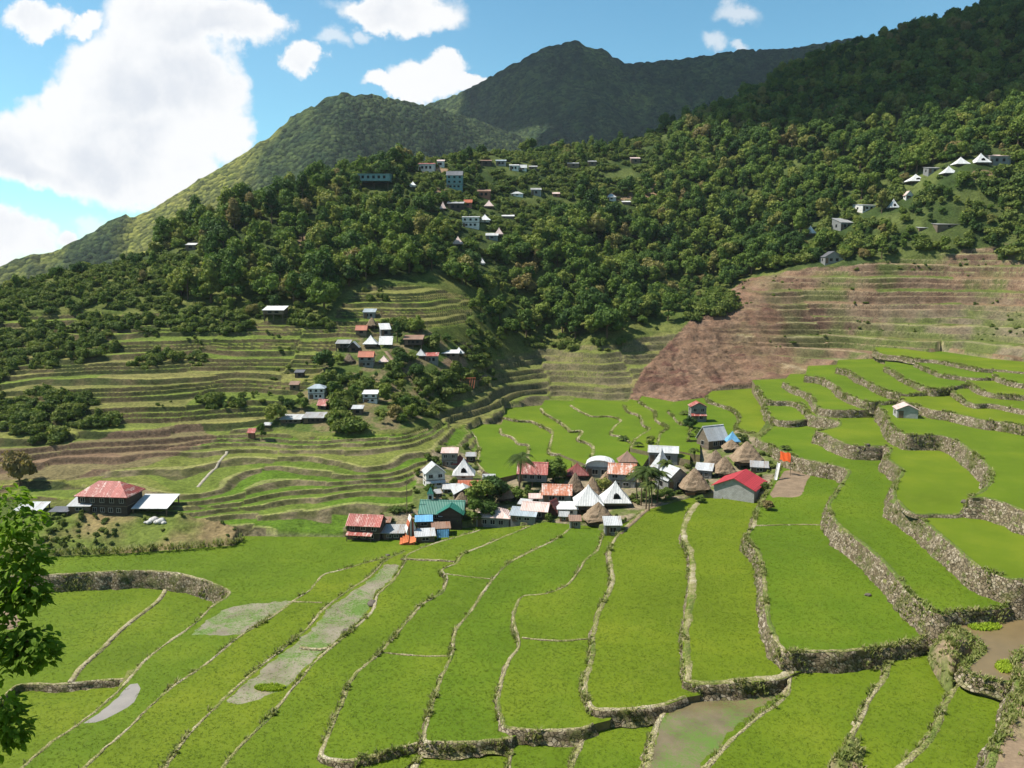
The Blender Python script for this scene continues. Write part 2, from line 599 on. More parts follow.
def mat_blocks(name, col):
    """hollow-block wall with mortar lines"""
    key = ('blocks', name, col)
    if key in MATS:
        return MATS[key]
    m, nt = material(name)
    p = opos(nt)
    s = nt.n('ShaderNodeSeparateXYZ', None, i0=p)
    v = nt.n('ShaderNodeCombineXYZ', None, i0=nt.m('ADD', s.outputs[0], s.outputs[1]), i1=s.outputs[2], i2=0.0)
    br = nt.n('ShaderNodeTexBrick', None, Vector=v.outputs[0], Scale=1.0)
    for k, val in (('Color1', (*col, 1)), ('Color2', (*[x * 0.85 for x in col], 1)), ('Mortar', (*[x * 0.66 for x in col], 1)),
                   ('Mortar Size', 0.018), ('Brick Width', 0.42), ('Row Height', 0.21)):
        br.inputs[k].default_value = val
    n = noise(nt, p, 1.3, 5.0, 0.65)
    c = nt.mix(1.0, br.outputs[0], nt.ramp(n, [(0.3, (0.75, 0.74, 0.72)), (0.7, (1.12, 1.12, 1.12))]), 'MULTIPLY')
    finish(nt, c, 0.9, br.outputs['Fac'], -0.01, 0.5, 0.1)
    MATS[key] = m
    return m


M_RICE = mat_rice()
M_RICEMUD = mat_ricemud()
M_OLIVEMUD = mat_ricemud('olive_mud', (0.120, 0.095, 0.045), (0.185, 0.145, 0.080), 0.53, 0.75)
M_MUD = mat_water('muddy_water', (0.165, 0.118, 0.055), 0.32)
M_POND = mat_water('pond_water', (0.26, 0.225, 0.185), 0.10)
M_STONE = mat_stone()
M_GROUND = mat_attr('ground_cover', 0.7, 0.95, 1.6, 0.65)


def mat_mountain():
    """far woods: every crown its own tint, domed; grass between"""
    m, nt = material('mountain_forest')
    p = gpos(nt)
    at = nt.n('ShaderNodeVertexColor', {'layer_name': 'ground'})
    vor = nt.n('ShaderNodeTexVoronoi', None, Vector=p, Scale=0.19)
    tint = nt.n('ShaderNodeSeparateColor', None, i0=vor.outputs['Color']).outputs[0]
    f = noise(nt, p, 0.30, 6.0, 0.7)
    k = nt.ramp(nt.m('ADD', nt.m('MULTIPLY', tint, .55), nt.m('MULTIPLY', f, .45)), [(.2, (.45, .48, .5)), (.5, (1, 1, 1)), (.8, (1.7, 1.6, 1.35))])
    col = nt.mix(1.0, at.outputs['Color'], k, 'MULTIPLY')
    dome = nt.m('SUBTRACT', 1.0, nt.m('MULTIPLY', vor.outputs['Distance'], 1.0))
    hgt = nt.m('ADD', nt.m('MULTIPLY', dome, 1.0), nt.m('MULTIPLY', f, .8))
    finish(nt, col, 0.95, hgt, 5.0, 0.8, 0.05)
    return m


M_SLOPE = mat_mountain()
M_BARK = mat_bark()
M_THATCH = mat_thatch()
FOREST_STOPS = [(0.0, (0.041, 0.079, 0.020)), (0.25, (0.068, 0.118, 0.025)), (0.5, (0.104, 0.160, 0.029)), (0.75, (0.153, 0.199, 0.038)), (0.92, (0.198, 0.220, 0.050)), (1.0, (0.209, 0.164, 0.070))]
M_LEAF = mat_leaf('forest_leaves', FOREST_STOPS)
M_BUSH = mat_leaf('bush_leaves', [(0.0, (0.070, 0.108, 0.024)), (0.5, (0.110, 0.150, 0.030)), (1.0, (0.160, 0.185, 0.044))])
M_PALM = mat_leaf('palm_leaves', [(0.0, (0.050, 0.080, 0.016)), (1.0, (0.085, 0.110, 0.024))])
M_NEARLEAF = mat_leaf('glossy_leaves', [(0.0, (0.150, 0.245, 0.022)), (1.0, (0.160, 0.260, 0.024))], 0.5)
M_DARK = mat_plain('dark_opening', (0.012, 0.012, 0.012), 0.6)
M_WOOD = mat_boards('grey_boards', (0.16, 0.125, 0.09))
M_POST = mat_plain('timber', (0.13, 0.095, 0.065))
M_SOIL = mat_plain('bare_soil', (0.21, 0.150, 0.095), 0.95, 0.4, 0.7)

# ------------------------------------------------------------------ rice fields, traced as levels with a rim
# rim: the edge where the ground drops (follows the dike); loose: the rest, which slips under the higher neighbour
FIELDS = []


def F_(z, rim, loose, h, label, mat='rice', w=0.55, crest=True, rice=1.0):
    if z > 5.2 and not (label and ('pond with two' in label or 'reddish stone' in label)):
        z = 5.2 + (z - 5.2) * 0.8
    FIELDS.append(dict(z=z, rim=rim, loose=loose, h=h, label=label, mat=mat, w=w * 0.72, crest=crest, rice=rice))


# valley floor, left
F_(0.0, [(-60, 578), (0, 576), (50, 575), (100, 572), (139, 571), (173, 573), (196, 578), (216, 585), (228, 592), (224, 598), (210, 607), (193, 624), (166, 643), (143, 661), (126, 681), (100, 706), (80, 722), (50, 742), (23, 765), (0, 785)],
   [(300, 800), (420, 760), (520, 540), (520, 522), (400, 535), (340, 537), (240, 536), (235, 545), (130, 553), (60, 556), (-70, 560)], 2.2,
   'long curved retaining wall sweeping round the sunken fields below the earth mound')
F_(-2.2, [(-60, 722), (0, 699), (17, 686), (33, 684), (52, 685), (70, 684), (97, 681), (128, 679)], [(180, 660), (240, 600), (240, 577), (150, 567), (-90, 570)], 0.7,
   'short wall beside the brown pool inside the sunken fields')
F_(-2.9, [(-80, 800), (-85, 760), (-90, 700)], [(0, 670), (140, 665), (110, 720), (0, 800)], 0.4, None, crest=False)
F_(0.2, [(386, 557), (360, 564), (340, 570), (322, 575), (309, 590), (292, 601), (266, 620), (239, 636), (206, 663), (176, 683), (149, 706), (129, 726), (106, 746), (83, 767), (50, 797)],
   [(320, 800), (440, 720), (530, 535), (470, 535)], 0.35, 'grassy dike running from the brown pool field up towards the red roofed houses', w=0.5)
F_(0.5, [(404, 551), (386, 559), (370, 575), (346, 591), (321, 610), (309, 625), (282, 648), (239, 683), (212, 709), (186, 736), (163, 767), (135, 800)],
   [(360, 800), (470, 720), (540, 530)], 0.45, 'yellow-green dike along the flooded strip of grey mud', mat='rice', w=0.6)
F_(0.9, [(479, 530), (458, 536), (434, 543), (407, 554), (405, 561), (393, 579), (377, 594), (370, 612), (342, 637), (316, 659), (302, 676), (279, 703), (266, 719), (229, 756), (222, 767), (200, 800)],
   [(360, 800), (470, 720), (560, 530), (529, 525)], 0.5, 'pale winding dike on the uphill side of the flooded mud strip', w=0.55)
F_(1.4, [(529, 526), (504, 536), (483, 545), (462, 554), (455, 563), (441, 570), (446, 578), (441, 591), (420, 605), (402, 626), (377, 654), (353, 675), (339, 707), (325, 739), (320, 756), (335, 761), (349, 762), (367, 758), (395, 751), (424, 743), (432, 741)],
   [(450, 735), (540, 680), (600, 527), (545, 522)], 0.75, 'light stone wall with the sharp kink near the blue tarpaulin roof', w=0.6)
F_(1.9, [(570, 528), (553, 540), (532, 550), (511, 561), (497, 573), (483, 591), (469, 612), (455, 630), (451, 654), (441, 675), (432, 700), (425, 725), (423, 741), (440, 743), (460, 743), (503, 740), (513, 737)],
   [(530, 730), (580, 690), (628, 532)], 0.7, 'stone edged wall curving from the village to the bottom row below the pink hip roof', w=0.55)
F_(2.3, [(603, 533), (597, 549), (585, 559), (578, 570), (567, 584), (546, 593), (522, 596), (514, 608), (513, 623), (518, 645), (507, 661), (497, 696), (501, 720), (507, 728), (545, 731), (584, 729), (594, 724)],
   [(610, 720), (650, 660), (660, 510), (630, 520)], 0.75, 'stone wall with the elbow halfway up between two mid strips', w=0.5)
F_(2.9, [(642, 511), (627, 524), (616, 536), (608, 552), (611, 577), (606, 594), (597, 612), (592, 633), (590, 658), (583, 682), (587, 701), (596, 710), (620, 710), (640, 709), (664, 705), (687, 697)],
   [(700, 695), (730, 640), (720, 498), (690, 498)], 0.9, 'wiggly stone wall descending from the small grey roofed shed', w=0.7)
F_(3.6, [(700, 498), (689, 510), (681, 532), (689, 555), (689, 585), (683, 634), (685, 675), (684, 681), (700, 684), (715, 684), (752, 682), (781, 679), (796, 673)],
   [(810, 668), (830, 600), (790, 500), (762, 500)], 1.1, 'broad brown earth wall below the red roofed block house', w=1.3)
F_(5.2, [(783, 462), (778, 470), (770, 484), (763, 497), (756, 510), (752, 525), (745, 538), (756, 551), (762, 574), (764, 600), (769, 626), (781, 649), (790, 653), (820, 652), (850, 651), (880, 648), (902, 645), (925, 639), (942, 631)],
   [(985, 600), (940, 520), (880, 470), (850, 458), (800, 452)], 1.9, 'rubble wall that turns the corner at the big field beside the brown pond', w=0.8)
F_(8.2, [(775, 424), (771, 427), (764, 433), (758, 439), (770, 445), (785, 452), (800, 458), (824, 463), (841, 467), (848, 472), (843, 481), (833, 496), (828, 506), (831, 515), (839, 526), (857, 540), (880, 559), (899, 581), (917, 600), (936, 613), (955, 612), (970, 611), (992, 610), (1008, 606), (1024, 595), (1050, 582)],
   [(1090, 540), (1000, 510), (940, 480), (910, 440), (850, 414), (800, 414)], 3.0, 'tall rubble wall bulging under the long field right of the brown garden', w=0.8)
F_(11.1, [(786, 401), (797, 402), (805, 407), (810, 414), (822, 417), (838, 421), (838, 426), (826, 429), (816, 431), (824, 433), (833, 438), (851, 445), (869, 446), (885, 446), (890, 451), (886, 456), (893, 463), (901, 470), (899, 477), (894, 484), (893, 494), (896, 502), (904, 509), (913, 514), (926, 523), (944, 538), (962, 553), (977, 566), (995, 574), (1019, 580), (1060, 575)],
   [(1100, 560), (1080, 520), (1020, 490), (1000, 450), (930, 415), (880, 400), (800, 395)], 3.2, 'high pale rubble wall winding under the oval field at the right', w=0.7)
F_(14.2, [(876, 404), (884, 412), (888, 420), (892, 427), (899, 431), (908, 435), (926, 435), (944, 436), (959, 442), (972, 452), (985, 463), (990, 473), (988, 484), (978, 492), (969, 497), (985, 498), (998, 501), (1012, 506), (1024, 511), (1050, 518)],
   [(1100, 500), (1060, 430), (980, 398), (900, 392)], 2.6, 'weedy wall above the oval field, below the small grey shed', w=0.7)
F_(16.2, [(900, 398), (906, 402), (919, 406), (933, 410), (948, 412), (966, 416), (984, 420), (1002, 422), (1024, 426), (1060, 432)], [(1090, 410), (1060, 390), (940, 384), (905, 388)], 2.2, 'wall behind the small grey shed with rubble at its right end', w=0.6)
F_(9.8, [(764, 404), (766, 409), (769, 414), (774, 419), (790, 421), (808, 419)], [(820, 410), (806, 398), (790, 396), (766, 398)], 1.5, 'low wall of the small bright field left of the winding uphill path', w=0.6)
F_(11.2, [(756, 386), (760, 391), (765, 399), (775, 401), (786, 401), (797, 403), (806, 410)], [(826, 414), (838, 404), (800, 378), (752, 380)], 1.4, 'dark low wall stepping between two small fields', w=0.5)
F_(13.0, [(783, 382), (790, 386), (797, 389), (807, 393), (814, 400), (818, 407), (834, 410), (869, 410)], [(888, 404), (868, 390), (830, 374), (790, 374)], 1.9, 'weedy wall of the bright wedge field high on the right', w=0.6)
F_(15.0, [(805, 376), (821, 378), (834, 384), (842, 392), (856, 398), (869, 402), (880, 402), (896, 401)], [(925, 398), (900, 386), (850, 364), (808, 366)], 1.9, 'stone wall leading right to the small grey shed', w=0.6)
F_(16.8, [(836, 368), (849, 371), (856, 376), (867, 381), (878, 387), (888, 391), (903, 394), (917, 394), (930, 393), (948, 392)], [(965, 388), (940, 372), (890, 358), (838, 360)], 1.9, 'curving brown wall uphill of the small grey shed', w=0.6)
F_(17.3, [(946, 388), (951, 391), (957, 395), (966, 401), (977, 404), (993, 404), (1024, 410), (1060, 416)], [(1090, 395), (1050, 384), (980, 378), (948, 380)], 2.0, 'rubble wall at the right edge of the upper fields', w=0.6)
F_(18.1, [(884, 367), (896, 373), (903, 378), (919, 385), (933, 389), (948, 388), (957, 386), (971, 385)], [(985, 376), (960, 364), (910, 356), (886, 358)], 1.9, 'brown wall with a dark notch high on the right slope', w=0.6)
F_(18.5, [(966, 381), (974, 386), (984, 391), (998, 394), (1011, 395), (1024, 396), (1060, 398)], [(1090, 386), (1050, 372), (990, 366), (968, 372)], 1.9, 'grassy wall under a bright ledge at the right edge', w=0.5)
F_(19.2, [(915, 363), (921, 366), (930, 370), (941, 374), (955, 376), (977, 378), (1002, 378)], [(1024, 372), (1000, 360), (940, 351), (918, 354)], 1.8, 'thin wall under the second highest traced ledge', w=0.5)
F_(19.7, [(992, 374), (1000, 378), (1012, 382), (1024, 384), (1060, 388)], [(1090, 376), (1050, 362), (1000, 362)], 1.6, 'short wall above a scrubby bank at the right edge', w=0.5)
F_(20.3, [(874, 350), (880, 353), (888, 355), (899, 356), (919, 359), (935, 360), (957, 364), (977, 368), (1002, 370), (1024, 372), (1060, 374)], [(1090, 368), (1050, 364), (960, 356), (905, 349), (876, 347)], 1.3, 'longest thin ledge wall at the foot of the brown slope', w=0.5)

# centre fields behind the village
F_(3.0, [(470, 430), (476, 440), (479, 452), (477, 463), (484, 471)], [(500, 478), (545, 468), (540, 440), (515, 425), (480, 424)], 0.5, 'pale path edge left of the big field behind the white pyramid house', w=0.6)
F_(3.4, [(500, 428), (501, 433), (512, 437), (518, 443), (528, 445), (527, 456), (534, 466)], [(570, 472), (575, 445), (555, 420), (505, 415)], 0.9, 'stepped stone bank beside the tall coconut palm', w=0.7)
F_(3.9, [(503, 417), (516, 420), (531, 421), (542, 426), (551, 431), (550, 443), (549, 452), (560, 454)], [(600, 470), (610, 440), (590, 415), (560, 404), (505, 408)], 1.1, 'zigzag rubble bank in the middle of the green fields behind the village', w=0.8)
F_(4.3, [(540, 408), (544, 413), (555, 419), (566, 427), (570, 431), (581, 431), (577, 439), (586, 442), (592, 446), (591, 456)], [(640, 470), (660, 440), (640, 415), (600, 402), (545, 400)], 1.0, 'brown dry bank with a ragged notch behind the dark red pyramid roof', w=0.9)
F_(4.6, [(570, 405), (580, 411), (592, 416), (609, 416), (620, 420), (613, 427), (611, 434), (620, 436), (630, 442)], [(670, 460), (680, 435), (665, 415), (630, 402), (575, 398)], 0.9, 'short rubble bank left of the small dark palm in the fields', w=0.8)
F_(5.1, [(624, 405), (628, 411), (639, 415), (643, 424), (649, 429), (637, 437), (630, 448)], [(690, 460), (690, 425), (670, 408), (630, 399)], 0.8, 'low broken bank two fields left of the two storey farmhouse', w=0.7)
F_(5.6, [(638, 401), (646, 406), (654, 411), (656, 420), (667, 427), (660, 434), (656, 447)], [(700, 455), (700, 415), (680, 403), (642, 396)], 0.7, 'low curved bank one field left of the two storey farmhouse', w=0.6)
F_(6.1, [(668, 411), (673, 416), (680, 423), (690, 426), (688, 440)], [(730, 440), (745, 410), (710, 397), (672, 402)], 0.7, 'short bank just left of the two storey farmhouse', w=0.5)
F_(7.0, [(706, 396), (708, 400), (716, 403), (728, 407), (737, 413), (739, 420), (735, 427), (745, 432), (757, 433)], [(768, 424), (768, 400), (755, 388), (712, 391)], 0.9, 'curved wall round the bright field right of the two storey farmhouse', w=0.6)

# row along the bottom of the photograph
F_(0.8, [(424, 745), (418, 756), (410, 769), (400, 800)], [(520, 800), (525, 738), (512, 728), (440, 735)], 0.8, 'stubby earth bank at the bottom left of the wall row', w=1.0)
F_(1.2, [(507, 732), (510, 745), (509, 760), (506, 800)], [(600, 800), (602, 735), (596, 722), (515, 722)], 0.5, 'narrow dike below the elbowed wall at the bottom edge', w=0.4)
F_(1.5, [(586, 728), (582, 738), (575, 752), (570, 768), (560, 800)], [(670, 800), (682, 712), (672, 700), (600, 702)], 0.6, 'brown dike at the bottom edge between two small fields', w=0.6)
F_(2.3, [(674, 698), (668, 706), (659, 716), (653, 730), (648, 750), (645, 768), (636, 800)], [(740, 800), (806, 700), (800, 672), (690, 674)], 0.6, 'bare earth path on the left of the brown pond', mat='rice', w=0.7)
F_(3.4, [(787, 672), (788, 680), (787, 692), (772, 706), (757, 716), (735, 735), (722, 748), (705, 768), (680, 800)], [(870, 800), (908, 650), (895, 640), (800, 648)], 0.6, 'grassy dike curling round the brown pond', w=0.5)
F_(4.0, [(884, 650), (888, 658), (884, 674), (872, 692), (862, 712), (853, 733), (838, 768), (820, 800)], [(930, 800), (970, 650), (960, 636), (900, 640)], 0.5, 'grassy dike with a red earth scar at its lower end', w=0.6)
F_(4.9, [(944, 640), (955, 650), (960, 662), (959, 676), (948, 694), (938, 715), (928, 737), (912, 753), (893, 770), (875, 800)], [(1010, 800), (1040, 690), (1030, 668), (990, 645), (960, 632)], 0.6, 'yellowish dike between the last two fields at the bottom right', w=0.7)
F_(6.4, [(948, 628), (957, 629), (967, 634), (977, 642), (980, 650), (974, 656), (966, 661), (962, 668), (972, 675), (985, 679), (1000, 683), (1020, 684)], [(1045, 680), (1045, 612), (1025, 598), (990, 606), (955, 616)], 0.9, 'curled earth bank round the pond with two seedling beds', mat='pond', w=0.9)
F_(6.6, [(1042, 640), (1016, 652), (1014, 680), (1012, 700), (1003, 725), (993, 745), (985, 768), (972, 800)], [(1120, 800), (1120, 640)], 1.6, 'reddish stone bank at the lower right corner', mat='soil', w=0.8)

for f in FIELDS:
    f['rim_w'] = catmull([unproj(px, py, f['z']) for px, py in f['rim']], 0.45)
    f['poly'] = np.vstack([f['rim_w'], [unproj(px, py, f['z']) for px, py in f['loose']]])
    f['box'] = (f['poly'].min(0), f['poly'].max(0))

# ------------------------------------------------------------------ terrain heights
CTRL = []
for px, py, Y in [
    # left slope, foot to brow
    (0, 548, 112), (110, 545, 113), (240, 536, 116), (330, 532, 117), (60, 520, 118), (150, 517, 119), (215, 520, 119), (200, 536, 116),
    (20, 500, 126), (300, 500, 128), (200, 480, 136), (380, 490, 133), (430, 480, 138), (300, 470, 143), (100, 470, 139), (0, 470, 138), (400, 450, 152), (300, 440, 158), (180, 440, 156), (60, 440, 150),
    (300, 420, 167), (60, 400, 164), (180, 400, 170), (250, 360, 196), (120, 350, 196), (0, 350, 192), (60, 320, 212), (180, 315, 216), (0, 300, 222),
    (280, 318, 214), (330, 410, 171), (320, 395, 178), (400, 410, 171), (370, 345, 205), (430, 360, 202), (460, 352, 215), (470, 400, 194), (470, 430, 176), (450, 455, 155),
    (380, 310, 222), (450, 320, 224), (350, 285, 238), (260, 300, 226), (420, 280, 246),
    # centre
    (480, 418, 189), (500, 404, 203), (500, 398, 209), (600, 394, 224), (660, 391, 223), (520, 360, 242), (620, 360, 240), (580, 340, 252), (660, 340, 250), (520, 330, 260), (500, 380, 221), (600, 380, 231),
    # village
    (410, 540, 115), (370, 540, 116), (440, 520, 123), (430, 488, 140), (500, 520, 121), (520, 490, 137), (560, 500, 131), (600, 530, 114), (600, 480, 142), (640, 490, 134), (690, 490, 132), (660, 460, 153), (720, 448, 159), (740, 475, 139), (700, 425, 175), (470, 475, 148), (445, 455, 156),
    # brown slope
    (700, 386, 224), (740, 383, 226), (760, 374, 228), (800, 364, 232), (640, 375, 233), (690, 330, 252), (760, 290, 272), (800, 270, 285), (720, 350, 246), (800, 330, 256), (850, 343, 250), (870, 346, 246), (950, 349, 232), (1000, 354, 212), (850, 330, 256), (950, 334, 240), (900, 300, 262), (1000, 300, 254), (1020, 335, 226), (860, 268, 274), (940, 262, 274), (1010, 256, 268),
    # hill above
    (830, 255, 290), (970, 168, 298), (900, 200, 308), (1010, 190, 292), (840, 225, 308), (900, 110, 395), (800, 160, 370), (1000, 90, 400), (800, 100, 430), (960, 235, 280),
    (690, 305, 292), (690, 250, 330), (650, 200, 362), (600, 330, 248), (560, 250, 300), (500, 200, 345), (430, 260, 260), (480, 300, 250), (740, 200, 360), (740, 262, 318), (560, 170, 385), (640, 150, 420),
    (300, 250, 262), (380, 230, 290), (250, 230, 272), (150, 285, 236), (80, 290, 230), (340, 190, 318), (400, 180, 330), (455, 190, 340), (520, 165, 375),
]:
    CTRL.append(at_Y(px, py, Y))
RIDGE = [(-60, 312, 226), (0, 295, 236), (60, 275, 248), (150, 262, 262), (200, 225, 290), (250, 212, 305), (300, 195, 325), (350, 180, 342), (400, 170, 362), (450, 162, 400), (500, 160, 415), (560, 152, 432),
         (640, 141, 462), (700, 130, 485), (770, 92, 522), (850, 68, 545), (930, 44, 562), (1010, 28, 585), (1100, 10, 600)]
for px, py, Y in RIDGE:
    p = at_Y(px, py, Y)
    CTRL.append(p)
    CTRL.append(p + np.array((p[0] * 0.12, 55, -16.0)))
    CTRL.append(p + np.array((p[0] * 0.3, 160, -75.0)))
CTRL += [np.array(p, dtype=float) for p in [
    (0, 0, 38.0), (-15, 14, 28.5), (15, 14, 28.5), (0, 28, 17.5), (-40, 10, 31), (40, 10, 32), (-40, 28, 17), (40, 28, 18.5), (0, 48, 1.0), (-40, 48, -2.0), (40, 48, 5.0), (60, 40, 13), (-80, 30, 17), (80, 30, 24), (-80, 50, -1), (-120, 60, 2),
    (80, 60, 12), (120, 60, 26), (140, 100, 36), (180, 150, 60), (240, 220, 95), (320, 320, 140), (420, 450, 200), (150, 30, 40), (0, -15, 46), (-100, -15, 46), (100, -15, 52),
    (-110, 100, -1), (-150, 120, 6), (-160, 160, 16), (-180, 200, 30), (-240, 230, 30), (-260, 180, 20), (-300, 300, 8), (-320, 400, -20), (-200, 60, 14), (200, 0, 60), (66, 60, 8), (72, 75, 10), (80, 92, 14), (84, 110, 17), (88, 130, 20), (98, 160, 24), (112, 190, 28)]]
for f in FIELDS:
    c = f['rim_w'][::25]
    for p in c[:6]:
        if abs(p[0]) < 120:
            CTRL.append(np.array((p[0], p[1], f['z'] - 0.3)))
for f in FIELDS:
    if f['z'] > 9 or (2.3 < f['z'] < 7.3 and f['rim'][0][1] < 480 and f['rim'][0][0] > 460):
        for px, py in f['loose'][1:]:
            p = unproj(px, py, f['z'])
            if abs(p[0]) < 125 and px < 1095:
                CTRL.append(np.array((p[0], p[1], f['z'] + 0.3)))
CTRL = np.array(CTRL)
_, keep = np.unique(np.round(CTRL[:, :2] / 2.5), axis=0, return_index=True)
CTRL = CTRL[np.sort(keep)]


def tps_fit(P, lam):
    S = 100.0
    xy = P[:, :2] / S
    d2 = ((xy[:, None] - xy[None]) ** 2).sum(-1)
    K = np.where(d2 > 0, 0.5 * d2 * np.log(np.maximum(d2, 1e-12)), 0.0)
    n = len(P)
    A = np.zeros((n + 3, n + 3))
    A[:n, :n] = K + lam * np.eye(n)
    A[:n, n] = 1
    A[:n, n + 1:] = xy
    A[n:, :n] = A[:n, n:].T
    sol = np.linalg.solve(A, np.r_[P[:, 2], 0, 0, 0])

    def ev(x, y):
        x, y = np.asarray(x, float) / S, np.asarray(y, float) / S
        out = np.zeros(x.shape)
        fx, fy, fo = x.ravel(), y.ravel(), out.ravel()
        for i0 in range(0, fx.size, 40000):
            a, b = fx[i0:i0 + 40000], fy[i0:i0 + 40000]
            d2 = (a[:, None] - xy[None, :, 0]) ** 2 + (b[:, None] - xy[None, :, 1]) ** 2
            k = 0.5 * d2 * np.log(np.maximum(d2, 1e-12))
            fo[i0:i0 + 40000] = k @ sol[:n] + sol[n] + sol[n + 1] * a + sol[n + 2] * b
        return fo.reshape(out.shape)
    return ev


base_h = tps_fit(CTRL, 0.004)

# regions, outlined on the photograph and read back through each ground point's own position
P_LEFT = [(-400, 322), (60, 312), (180, 314), (262, 322), (300, 312), (330, 318), (345, 300), (378, 282), (420, 284), (475, 296), (470, 322), (418, 332), (345, 338), (322, 372), (268, 425), (250, 445), (330, 436), (430, 428), (480, 392), (500, 428), (476, 470), (440, 505), (380, 520), (340, 540), (240, 548), (180, 522), (120, 500), (0, 498), (-400, 500)]
P_CENT = [(425, 414), (466, 380), (500, 352), (560, 348), (640, 338), (690, 326), (668, 345), (628, 410), (560, 415), (480, 432)]
P_BROWN = [(622, 415), (640, 372), (690, 320), (745, 280), (800, 268), (850, 266), (1030, 240), (1500, 150), (1500, 420), (1000, 400), (900, 380), (840, 372), (790, 388), (700, 402), (660, 412)]
P_LOWLEFT = [(60, 480), (200, 436), (262, 425), (300, 440), (480, 425), (490, 470), (430, 530), (330, 545), (235, 545), (180, 510)]
P_BARELEFT = [(-300, 448), (60, 444), (120, 430), (200, 424), (215, 436), (150, 462), (80, 478), (-300, 476)]
P_MOUND = [(30, 512), (180, 514), (215, 520), (242, 532), (246, 548), (240, 556), (130, 558), (20, 560)]
P_VILLAGE = [(340, 545), (345, 525), (410, 505), (418, 470), (440, 445), (470, 445), (490, 480), (560, 470), (620, 455), (690, 440), (700, 420), (735, 425), (782, 452), (780, 470), (768, 500), (700, 502), (640, 515), (620, 535), (570, 528), (470, 530), (415, 546)]
P_SCRUB = [(-300, 300), (60, 285), (150, 262), (180, 300), (270, 300), (330, 312), (340, 330), (270, 330), (180, 328), (100, 330), (60, 345), (-300, 350)]
P_HAMLET = [(268, 430), (322, 372), (345, 335), (390, 322), (420, 330), (480, 345), (462, 365), (466, 380), (430, 410), (410, 425), (330, 434)]
P_LAND = [(905, 60), (985, 62), (1005, 200), (960, 215)]


